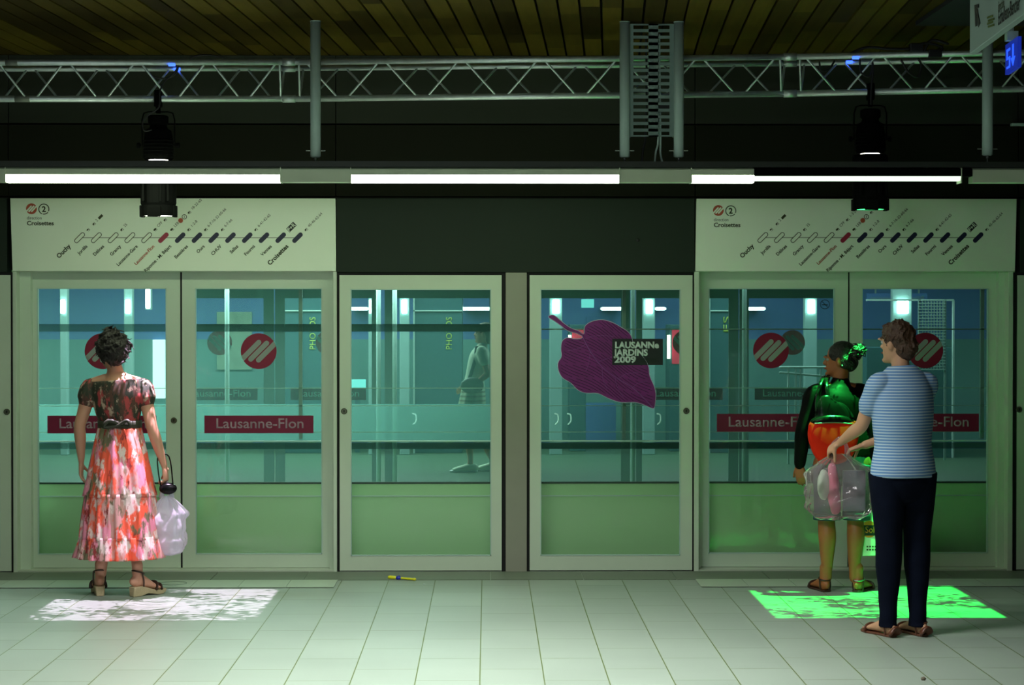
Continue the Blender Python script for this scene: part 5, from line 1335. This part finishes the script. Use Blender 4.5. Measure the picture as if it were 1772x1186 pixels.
# white plastic carrier bag and dark handbag in her right hand
wr = Vector(J['wrist'][1]); hx = wr + Vector((.012, .0, -.10))
def plastic_bag(name, top, w_, h_, d_, m, label, seed, parent_cat='bag', handles=True):
    t = thing(name, tuple(top), label, parent_cat)
    b = new(); N = 34; nn = 120
    rows = []
    for i in range(N + 1):
        u = i / N; z = -h_ * u
        wide = (.16 + .84 * min(1, u * 3.2) ** .8) * (1 - .10 * max(0, u - .9) / .1) * w_ / 2
        deep = (.20 + .80 * math.sin(min(1, u * 1.35 + .1) * PI / 2)) * (1 - .55 * max(0, u - .82) / .18) * d_ / 2
        ring = []
        for k in range(nn):
            a = 2 * PI * k / nn; ca, sa = math.cos(a), math.sin(a)
            x = math.copysign(abs(ca) ** .62, ca) * wide; y = math.copysign(abs(sa) ** .8, sa) * deep
            fold = .012 * math.sin(11 * a + seed + 2 * u) * (1 - u) + .010 * math.sin(17 * a - seed) * (1 - u) ** 2
            c3 = Vector((x * 9 + seed, y * 9, z * 7)); n3 = noise.noise(c3) * .030 + noise.noise(c3 * 2.6) * .013 + abs(noise.noise(c3 * 5)) * .008
            k2 = min(1, u * 3)
            zz = z + (.018 * math.cos(2 * a) if u > .85 else 0) * (u - .85) / .15 + .02 * noise.noise(Vector((x * 12, seed, 1))) * u
            ring.append(b.verts.new(top + Vector((x + (ca * (n3 + fold)) * (k2 + .2), y + sa * (n3 + fold) * (k2 + .2), zz))))
        rows.append(ring)
    for r0, r1 in zip(rows, rows[1:]):
        for k in range(nn): b.faces.new((r0[k], r0[(k + 1) % nn], r1[(k + 1) % nn], r1[k]))
    cb_ = b.verts.new(top + Vector((0, 0, -h_ * 1.0)))
    for k in range(nn): b.faces.new((rows[-1][k], cb_, rows[-1][(k + 1) % nn]))
    o = obj('bag_film', b, m, t, smooth=True)
    for s in (-1, 1):
        b = new(); tube(b, [top + Vector((s * w_ * .13, 0, -.01)), top + Vector((s * w_ * .10, 0, .05)), top + Vector((0, 0, .09))], [(.018, .004), (.010, .004), (.008, .006)], n=8, sub=4); obj('bag_handle', b, m, t, smooth=True)
    return t
plastic_bag('plastic_bag', hx + Vector((.0, .01, -.085)), .235, .345, .13, M['whiteplastic'], 'white plastic carrier bag held by the woman in the floral dress', 2.0)
t = thing('handbag', tuple(hx), 'small black handbag held by the woman in the floral dress above her white bag', 'bag')
b = new(); ell(b, hx + Vector((.015, -.03, -.035)), (.055, .030, .036), 24, 14, fn=wig); obj('bag_body', b, M['patent'], t, smooth=True)
b = new(); tube(b, [hx + Vector((-.03, -.03, -.02)), hx + Vector((-.045, -.03, .07)), wr + Vector((-.035, -.02, .06)), wr + Vector((.03, -.01, .06)), hx + Vector((.045, -.03, -.01))], [(.004, .008)] * 5, n=8, sub=5); obj('bag_strap', b, M['patent'], t, smooth=True)

# ---------------- woman in the dark top
Yw = 12.29; X0 = P(1455, 1028, Yw).x
v3 = lambda x, y, z: Vector((X0 + x, Yw + y, z))
B = thing('person', (X0, Yw, 0), 'woman in a dark long-sleeved top and denim shorts with her hair in a bun', 'person')
lookB = (-.93, .37)
heelB = [(X0 - .092, Yw - .03), (X0 + .088, Yw - .045)]
J = dict(pelvis=v3(.015, 0, .86), chest=v3(-.015, 0, 1.12), neck=v3(-.005, .0, 1.33), head=v3(.0, .015, 1.455), look=lookB, face=(-.18, 1),
         shoulder=[v3(-.170, -.01, 1.235), v3(.150, .03, 1.235)], elbow=[v3(-.245, -.03, 1.0), v3(.205, .0, 1.0)], wrist=[v3(-.255, .03, .80), v3(.19, .03, .78)],
         hand=[((.10, .02, -1), (.5, .8, 0), .45, False), ((.0, 0, -1), (-1, .1, 0), .9, True)], thumb=[-1, 1],
         hip=[v3(-.085, 0, .80), v3(.10, 0, .80)], knee=[v3(-.088, .02, .44), v3(.096, .02, .44)], ankle=[v3(-.085, .005, .085), v3(.080, -.005, .085)],
         heel=heelB, toe=[(-.25, 1), (.55, .85)], hz=.012, tz=.012, girth=1.04, leg=1.05, arm=1.0, footL=.225, hs=(.215, .145, .185))
body(B, M['skin2'], J); face_parts(B, J['head'], lookB, *J['hs'])
hc = Vector(J['head']); rB, fB = frame_from(lookB)
hairmass('hair', [(hc - fB * .012 + Vector((0, 0, .036)), (.092, .080, .084), wig), (hc - fB * .02 - Vector((0, .028, -.005)), (.062, .056, .070), wig), (hc - fB * .055 + Vector((0, 0, -.01)), (.055, .060, .066), wig)], M['hair2'], B, vox=.005, it=2)
curls(hc - fB * .098 + Vector((0, -.045, .056)), (.042, .042, .040), 4, 110, .04, .005, M['hair2'], B, 'hair_bun', low=-2, vox=.004)
b = new(); ell(b, hc - Vector((.006, .082, .035)) , (.006, .006, .006), 10, 8); obj('earring', b, M['metal'], B, smooth=True)
rr_, ff_ = frame_from(J['face'])
b = new()
tube(b, [v3(.01, 0, .855), v3(.01, 0, .93), v3(0, 0, 1.02), v3(-.01, 0, 1.12), v3(-.012, 0, 1.21), v3(-.008, 0, 1.275), v3(-.006, 0, 1.30)], [(.178, .128), (.170, .122), (.148, .108), (.166, .118), (.170, .115), (.115, .082), (.068, .066)], n=36, hint=rr_, sub=4)
for s in (0, 1):
    sh_ = Vector(J['shoulder'][s]); el = Vector(J['elbow'][s]); wr_ = Vector(J['wrist'][s])
    limb(b, [Vector(J['neck']).lerp(sh_, .5) - Vector((0, 0, .03)), sh_, sh_.lerp(el, .4), el, el.lerp(wr_, .5), wr_ + (wr_ - el).normalized() * .0], [.056, .064, .058, .050, .044, .037], n=24)
obj('long_sleeved_top', b, M['blacktop'], B, smooth=True, remesh=.0065, smoothit=3)
b = new()
tube(b, [v3(.012, 0, .94), v3(.012, 0, .88), v3(.012, 0, .80)], [(.150, .112), (.170, .125), (.172, .128)], n=32, hint=rr_, sub=3)
for i, x in ((0, -.085), (1, .10)): tube(b, [v3(x, 0, .80), v3(x - .002, .0, .62), v3(x - .002, .005, .50)], [(.092, .105), (.084, .095), (.080, .088)], n=28, hint=rr_, sub=3, round_cap=False)
obj('denim_shorts', b, M['shorts'], B, smooth=True, remesh=.0065, smoothit=2)
b = new()
for x in (-.087, .098): tube(b, [v3(x, .005, .500), v3(x, .005, .452)], [(.086, .094)] * 2, n=32, hint=rr_, cap=False)
o = obj('turned_up_hem', b, M['shorts'], B, smooth=True); sd = o.modifiers.new('s', 'SOLIDIFY'); sd.thickness = .008
def flat_sandal(heel, td, m, label, L=.24, ankle=True, orn=None, tstrap=False):
    r, f = frame_from(td); h = Vector((heel[0], heel[1], 0))
    t = thing('flat_sandal', tuple(h), label, 'sandal')
    st = [(-.03, .018), (.0, .027), (.10, .032), (.30, .031), (.45, .031), (.62, .040), (.75, .044), (.88, .040), (.98, .026), (1.03, .012)]
    b = new(); prev = None
    for tt, w_ in st:
        ring = [b.verts.new(h + f * L * tt + r * x + Vector((0, 0, z))) for x, z in ((-w_, 0.001), (w_, 0.001), (w_, .013), (-w_, .013))]
        if prev:
            for k in range(4): b.faces.new((prev[k], prev[(k + 1) % 4], ring[(k + 1) % 4], ring[k]))
        else: b.faces.new(ring)
        prev = ring
    b.faces.new(prev[::-1]); obj('sole', b, m, t, bevel=.003)
    def q(tt, x, z): return h + f * L * tt + r * x + Vector((0, 0, z))
    b = new(); tube(b, [q(.72, -.046, .012), q(.72, -.036, .036), q(.73, 0, .045), q(.72, .036, .036), q(.72, .046, .012)], [(.005, .014)] * 5, n=10, sub=4, hint=f); obj('toe_strap', b, m, t, smooth=True)
    if tstrap:
        b = new(); tube(b, [q(.73, 0, .046), q(.55, 0, .060), q(.40, 0, .082)], [(.010, .004)] * 3, n=10, sub=4, hint=r); obj('t_strap', b, m, t, smooth=True)
        b = new(); tube(b, [q(-.02, -.022, .02), q(-.03, 0, .045), q(-.02, .022, .02)], [(.012, .03)] * 3, n=10, sub=3); obj('heel_strap', b, m, t, smooth=True)
    b = new(); tube(b, [q(.17 + .17 * math.cos(a), .036 * math.sin(a), .078 + .006 * math.cos(a)) for a in [2 * PI * k / 16 for k in range(16)]], .005, n=8, closed=True); obj('ankle_strap', b, orn or m, t, smooth=True)
    for x in (-1, 1):
        b = new(); tube(b, [q(.12, x * .031, .010), q(.12, x * .036, .04), q(.15, x * .036, .078)], .004, n=8, sub=3); obj('side_strap', b, m, t, smooth=True)
flat_sandal(heelB[0], (-.25, 1), M['strap'], 'left dark sandal of the woman in denim shorts')
flat_sandal(heelB[1], (.55, .85), M['strap'], 'right dark sandal of the woman in denim shorts, with a shiny ankle strap', orn=M['metal'])
# black and red shoulder bag
bc = P(1442, 762, Yw - .17)
t = thing('shoulder_bag', tuple(bc), 'bright red bag with a black patent top on the shoulder of the dark-topped woman', 'bag')
b = new(); tube(b, [bc + Vector((0, 0, .115)), bc + Vector((0, 0, .09)), bc + Vector((0, 0, .02)), bc + Vector((.004, 0, -.06)), bc + Vector((.008, 0, -.115)), bc + Vector((.010, 0, -.130))], [(.140, .030), (.152, .040), (.156, .050), (.135, .050), (.105, .040), (.085, .022)], n=60, hint=(1, 0, 0), sub=5, mod=lambda tt, a: (abs(math.cos(a)) ** 4 + abs(math.sin(a)) ** 4) ** -.18 * (1 + .03 * noise.noise(Vector((3 * math.cos(a), 3 * math.sin(a), 4 * tt))) + .012 * math.sin(20 * a) * (1 - tt)))
obj('bag_body', b, M['redbag'], t, smooth=True)
b = new(); tp = bc + Vector((0, 0, .115)); tube(b, [tp + Vector((-.115, 0, -.005)), tp + Vector((-.05, -.005, .012)), tp + Vector((.05, -.005, .012)), tp + Vector((.11, 0, -.005))], [(.03, .028), (.038, .034), (.036, .032), (.025, .025)], n=16, sub=4); tube(b, [tp + Vector((-.01, 0, .0)), tp + Vector((-.02, 0, .05)), tp + Vector((-.04, .0, .10)), tp + Vector((-.05, .01, .15))], [(.145, .030), (.115, .028), (.070, .022), (.035, .014)], n=30, sub=4, hint=(1, 0, 0), mod=lambda tt, a: 1 + .04 * math.sin(9 * a + 3 * tt))
obj('bag_top', b, M['patent'], t, smooth=True)
b = new(); q1 = v3(-.115, -.05, 1.30)
tube(b, [tp + Vector((-.09, 0, .0)), P(1413, 700, Yw - .14), P(1418, 672, Yw - .11), P(1424, 655, Yw - .05), P(1428, 651, Yw + .03), P(1425, 665, Yw + .11)], [(.013, .004)] * 6, n=10, sub=5, hint=(1, 0, 0))
tube(b, [tp + Vector((.03, 0, .0)), P(1436, 700, Yw - .15), P(1431, 672, Yw - .125), P(1430, 655, Yw - .05), P(1434, 650, Yw + .03), P(1430, 665, Yw + .11)], [(.013, .004)] * 6, n=10, sub=5, hint=(1, 0, 0))
obj('bag_strap', b, M['patent'], t, smooth=True)
b = new(); tube(b, [tp + Vector((-.12, -.034, -.01)), tp + Vector((0, -.04, -.004)), tp + Vector((.11, -.032, -.012))], .0035, n=8, sub=4); obj('zip', b, M['metal'], t, smooth=True)
# Soldes shopping bag
wr = Vector(J['wrist'][1]); hb_ = wr + Vector((0, -.0, -.10))
bx0, bx1 = P(1492, 900, Yw).x, P(1545, 900, Yw).x; bz0, bz1 = P(1500, 962, Yw).z, P(1500, 868, Yw).z
t = thing('shopping_bag', ((bx0 + bx1) / 2, Yw, bz0), 'white paper shopping bag with an orange disc held by the woman in denim shorts', 'bag')
yb0 = Yw - .01
b = new(); cc = [(bx0, bz0), (bx1, bz0), (bx1 - .012, bz1), (bx0 + .010, bz1)]
f = [b.verts.new((x, yb0, z)) for x, z in cc]; k = [b.verts.new((x, yb0 + (.09 if z == bz0 else .03), z)) for x, z in cc]
b.faces.new(f); b.faces.new(k[::-1])
for i in range(4): b.faces.new((f[i], f[(i + 1) % 4], k[(i + 1) % 4], k[i]))
obj('bag_body', b, M['bagwhite'], t, bevel=.004)
u = Yw / FPX; oc = P(1503, 916, Yw)
pts = [p for p in circ(oc.x, oc.z, 14.5 * u) if p[0] > bx0 + .006]; obj('orange_disc', poly(new(), pts, yb0 - .0005, .0008), M['bagorange'], t)
b0, b1 = P(1497, 927, Yw), P(1540, 909, Yw); bd = obj('black_strip', poly(new(), [(bx0 + .006, b0.z), (b1.x, b0.z), (b1.x, b1.z), (bx0 + .006, b1.z)], yb0 - .0016, .0008), M['blacklabel'], t)
text('lettering', 'Soldes', (bx0 + .016, yb0 - .003, b0.z + .018), (1, 0, 0), (0, 0, 1), .058, M['bagorange'], bd, length=.125)
b = new()
for i in range(2):
    for k in range(9):
        q = P(1499 + k * 4.6, 946 + i * 5.5, Yw); poly(b, [(q.x, q.z - .005), (q.x + .011, q.z - .005), (q.x + .011, q.z + .005), (q.x, q.z + .005)], yb0 - .0008, .0004)
obj('small_print', b, M['ink'], t)
b = new(); tube(b, [Vector((bx0 + .05, yb0, bz1 - .01)), hb_ + Vector((-.012, -.01, .03)), hb_ + Vector((.0, 0, .045)), hb_ + Vector((.02, -.01, .03)), Vector((bx1 - .05, yb0, bz1 - .01))], .005, n=8, sub=4); obj('bag_handle', b, M['spot'], t, smooth=True)

# ---------------- person in the striped T-shirt
Yw = 10.52; X0 = P(1560, 1107, Yw).x
v3 = lambda x, y, z: Vector((X0 + x, Yw + y, z))
Cc = thing('person', (X0, Yw, 0), 'person in a striped blue T-shirt and dark jeans, short brown hair, seen from behind', 'person')
faceC = (-.42, .9); lookC = (-.65, .76)
heelC = [(X0 - .045, Yw + .0), (X0 + .125, Yw + .02)]
J = dict(pelvis=v3(.005, 0, .93), chest=v3(.005, 0, 1.20), neck=v3(-.005, .02, 1.45), head=v3(-.012, .045, 1.585), look=lookC, face=faceC,
         shoulder=[v3(-.138, -.05, 1.365), v3(.150, .07, 1.365)], elbow=[v3(-.215, .03, 1.135), v3(.10, .25, 1.10)], wrist=[v3(-.30, .20, 1.035), v3(-.13, .38, 1.01)],
         hand=[((-.50, .6, -.45), (.5, .3, -.6), .7, True), ((-.8, .2, -.3), (0, 0, -1), .9, True)], thumb=[1, -1],
         hip=[v3(-.085, -.03, .87), v3(.095, .03, .87)], knee=[v3(-.065, .02, .50), v3(.095, .06, .50)], ankle=[v3(-.065, .04, .095), v3(.100, .06, .095)],
         heel=heelC, toe=[(-.45, .89), (-.40, .92)], hz=.014, tz=.014, girth=1.03, leg=1.05, arm=.98, footL=.245)
J['heel'] = [(X0 - .045, Yw - .0), (X0 + .128, Yw + .02)]; heelC = J['heel']
body(Cc, M['skin3'], J); face_parts(Cc, J['head'], lookC)
hc = Vector(J['head']); rC, fC = frame_from(lookC)
curls(hc - fC * .008 + Vector((0, 0, .036)), (.088, .095, .090), 9, 170, .034, .0045, M['hair3'], Cc, 'hair', low=-.35, parts=[(hc - fC * .050 + Vector((0, 0, -.02)), (.062, .062, .080)), (hc + fC * .03 + Vector((0, 0, .072)), (.056, .056, .036))], droop=1.0, vox=.005)
rr_, ff_ = frame_from(faceC)
b = new()
tube(b, [v3(.008, 0, .865), v3(.008, 0, .93), v3(.006, 0, 1.04), v3(.004, 0, 1.16), v3(.004, .005, 1.30), v3(.0, .01, 1.405), v3(-.003, .012, 1.462)], [(.192, .135), (.188, .132), (.166, .122), (.178, .130), (.180, .122), (.140, .092), (.072, .068)], n=40, hint=rr_, sub=4, round_cap=False, mod=lambda t, a: 1 + .012 * math.sin(5 * a + 4 * t) * (1 - t))
for s in (0, 1):
    sh_ = Vector(J['shoulder'][s]); el = Vector(J['elbow'][s])
    limb(b, [Vector(J['neck']).lerp(sh_, .5) - Vector((0, 0, .03)), sh_, sh_.lerp(el, .3), sh_.lerp(el, .52)], [.052, .060, .060, .061], n=26)
obj('striped_tshirt', b, M['tshirt'], Cc, smooth=True, remesh=.0065, smoothit=3)
b = new()
tube(b, [v3(.008, 0, 1.0), v3(.008, 0, .93), v3(.006, 0, .84)], [(.158, .118), (.172, .126), (.168, .128)], n=34, hint=rr_, sub=3)
for i in (0, 1):
    hp = Vector(J['hip'][i]); kn = Vector(J['knee'][i]); an = Vector(J['ankle'][i])
    tube(b, [hp + Vector((0, 0, .02)), hp.lerp(kn, .4), hp.lerp(kn, .8), kn, kn.lerp(an, .3), kn.lerp(an, .7), an + Vector((0, 0, .0)), an + Vector((0, 0, -.045))], [(.098, .108), (.086, .096), (.074, .078), (.071, .074), (.068, .071), (.050, .056), (.045, .050), (.050, .056)], n=30, hint=rr_, sub=5, round_cap=False,
         mod=lambda t, a: 1 + .022 * math.sin(38 * t + 2 * math.sin(a)) * (t > .55) + .012 * math.sin(60 * t + 3 * a) * (t > .8))
obj('jeans', b, M['jeans'], Cc, smooth=True, remesh=.006, smoothit=2)
flat_sandal(heelC[0], (-.45, .89), M['tanleather'], 'left brown sandal of the person in dark jeans', L=.255, tstrap=True)
flat_sandal(heelC[1], (-.40, .92), M['tanleather'], 'right brown sandal of the person in dark jeans', L=.255, tstrap=True)
# clear plastic bag with pink and grey contents, held by that person
tp = P(1452, 786, Yw + .27)
t = plastic_bag('plastic_bag', tp, .37, .345, .14, M['clearplastic'], 'see-through plastic bag with pink contents held by the person in the striped T-shirt', 7.0)
c = tp + Vector((-.03, .0, -.20)); b = new(); tube(b, [c + Vector((-.01, 0, .13)), c + Vector((.0, 0, .0)), c + Vector((.01, 0, -.11))], [(.022, .02), (.035, .03), (.028, .025)], n=16, sub=4, mod=lambda tt, a: 1 + .12 * math.sin(3 * a + 8 * tt))
tag(obj('pink_roll', b, M['pinkthing'], smooth=True), 'pink crumpled roll inside the see-through plastic bag', 'package')
b = new(); box(b, tp.x + .02, tp.x + .145, tp.y - .012, tp.y + .012, tp.z - .315, tp.z - .09); tag(obj('grey_magazine', b, M['greything'], bevel=.004), 'dark grey packet inside the see-through plastic bag, right of the pink roll', 'package')
b = new(); ell(b, tp + Vector((-.085, 0, -.17)), (.035, .03, .085), 18, 14, fn=wig); tag(obj('white_wrapping', b, M['whitetop'], smooth=True), 'pale crumpled wrapping inside the see-through plastic bag, left of the pink roll', 'package')

# ---------------- person walking on the opposite platform
Yw = 21.9; X0 = P(822, 812, Yw).x
v3 = lambda x, y, z: Vector((X0 + x, Yw + y, z))
D = thing('person', (X0, Yw, 0), 'person in a pale top and striped skirt walking left on the opposite platform', 'person')
J = dict(pelvis=v3(-.02, 0, .93), chest=v3(.04, 0, 1.20), neck=v3(.085, 0, 1.41), head=v3(.10, 0, 1.55), look=(-1, .1), face=(-1, 0),
         shoulder=[v3(.075, -.165, 1.345), v3(.075, .165, 1.345)], elbow=[v3(.14, -.19, 1.10), v3(.05, .2, 1.09)], wrist=[v3(.0, -.20, .98), v3(-.1, .2, .95)],
         hand=[((-.9, 0, -.3), (0, 1, 0), .6, False), ((-.8, 0, -.5), (0, -1, 0), .5, False)], thumb=[1, -1],
         hip=[v3(-.02, -.08, .88), v3(-.02, .08, .88)], knee=[v3(-.09, -.08, .50), v3(-.03, .08, .50)], ankle=[v3(-.045, -.08, .09), v3(.20, .08, .14)],
         heel=[(X0 - .005, Yw - .08), (X0 + .245, Yw + .08)], toe=[(-1, 0), (-1, 0)], hz=.02, tz=.02, girth=1.0)
J['knee'][1] = v3(.02, .08, .50); J['ankle'][1] = v3(.205, .08, .095)
body(D, M['skin3'], J, vox=.009); face_parts(D, J['head'], (-1, .1))
hc = Vector(J['head'])
hairmass('hair', [(hc + Vector((.02, 0, .03)), (.098, .088, .092), wig), (hc + Vector((.06, 0, -.04)), (.06, .065, .09), wig)], M['hair3'], D, vox=.009)
b = new()
tube(b, [v3(-.015, 0, .95), v3(.0, 0, 1.05), v3(.035, 0, 1.18), v3(.06, 0, 1.30), v3(.08, 0, 1.385)], [(.165, .125), (.145, .11), (.160, .122), (.170, .115), (.08, .07)], n=30, hint=(0, 1, 0), sub=3)
for s in (0, 1): limb(b, [Vector(J['shoulder'][s]), Vector(J['shoulder'][s]).lerp(Vector(J['elbow'][s]), .45)], [.066, .062], n=20)
obj('pale_top', b, M['whitetop'], D, smooth=True, remesh=.01, smoothit=2)
b = new(); tube(b, [v3(-.015, 0, .98), v3(-.025, 0, .85), v3(-.045, 0, .65), v3(-.055, 0, .48)], [(.150, .118), (.175, .140), (.185, .165), (.19, .20)], n=60, hint=(0, 1, 0), sub=3, mod=lambda t, a: 1 + .03 * math.sin(9 * a))
obj('striped_skirt', b, M['skirtstripe'], D, smooth=True)
b = new(); tube(b, [v3(.02, -.10, 1.40), v3(.0, -.15, 1.25), v3(-.06, -.18, 1.05)], [(.02, .005)] * 3, n=8, sub=4, hint=(1, 0, 0)); obj('bag_strap', b, M['booth'], D, smooth=True)
t = thing('shoulder_bag', tuple(v3(-.05, -.21, .98)), 'grey shoulder bag of the person walking on the opposite platform', 'bag')
b = new(); ell(b, v3(-.03, -.22, .97), (.13, .05, .09), 20, 14, fn=wig); obj('bag_body', b, mat('grey_bag', (.16, .24, .2), .6), t, smooth=True)
for hx_, yy_, lab in ((.0, -.08, 'front pale sneaker of the person on the opposite platform'), (.25, .08, 'rear pale sneaker of the person on the opposite platform')):
    h = v3(hx_, yy_, 0); t = thing('sneaker', tuple(h), lab, 'shoe')
    b = new(); tube(b, [h + Vector((.005, 0, .05)), h + Vector((-.05, 0, .055)), h + Vector((-.12, 0, .045)), h + Vector((-.20, 0, .035)), h + Vector((-.235, 0, .03))], [(.036, .045), (.038, .050), (.042, .040), (.046, .028), (.036, .020)], n=20, hint=(0, 1, 0), sub=4); obj('upper', b, M['sneaker'], t, smooth=True)
    b = new(); tube(b, [h + Vector((.02, 0, .014)), h + Vector((-.10, 0, .014)), h + Vector((-.19, 0, .014)), h + Vector((-.27, 0, .014))], [(.036, .013), (.037, .013), (.048, .013), (.032, .013)], n=16, hint=(0, 1, 0), sub=3); obj('sole', b, M['whiteink'], t, smooth=True)
    b = new()
    for q in range(4): tube(b, [h + Vector((-.07 - q * .025, -.03, .075 - q * .007)), h + Vector((-.075 - q * .025, 0, .092 - q * .009)), h + Vector((-.07 - q * .025, .03, .075 - q * .007))], .003, n=6)
    obj('laces', b, M['whiteink'], t)

# boxes added behind the out-of-frame lamps and the fill light
for x, y, z, sx, sy, up_, lab in ((-0.35, 9.0, 3.42, 2.4, .4, 1, 'middle ceiling lamp housing over the platform'), (-3.9, 9.0, 3.42, 2.0, .4, 1, 'left ceiling lamp housing over the platform'), (3.9, 9.0, 3.42, 2.0, .4, 1, 'right ceiling lamp housing over the platform'),
                                (-3.2, 23.5, 3.3, 6.0, 2.0, 1, 'left ceiling light panel of the opposite hall'), (3.2, 23.5, 3.3, 5.0, 2.0, 1, 'right ceiling light panel of the opposite hall')):
    b = new(); box(b, x - sx / 2 - .03, x + sx / 2 + .03, y - sy / 2 - .03, y + sy / 2 + .03, z + .01, CZ - .001)
    S(b, 'trim_16', M['housingdark'], lab, 'lamp')
b = new(); box(b, -4.6, -.4, 1.85, 1.97, 2.55, CZ); S(b, 'trim_16', M['housingdark'], 'dark box added behind the unseen fill light', 'lamp')

# remove leftovers of temporary text
for o in list(bpy.data.objects):
    if o.name.startswith('tmp'): bpy.data.objects.remove(o)
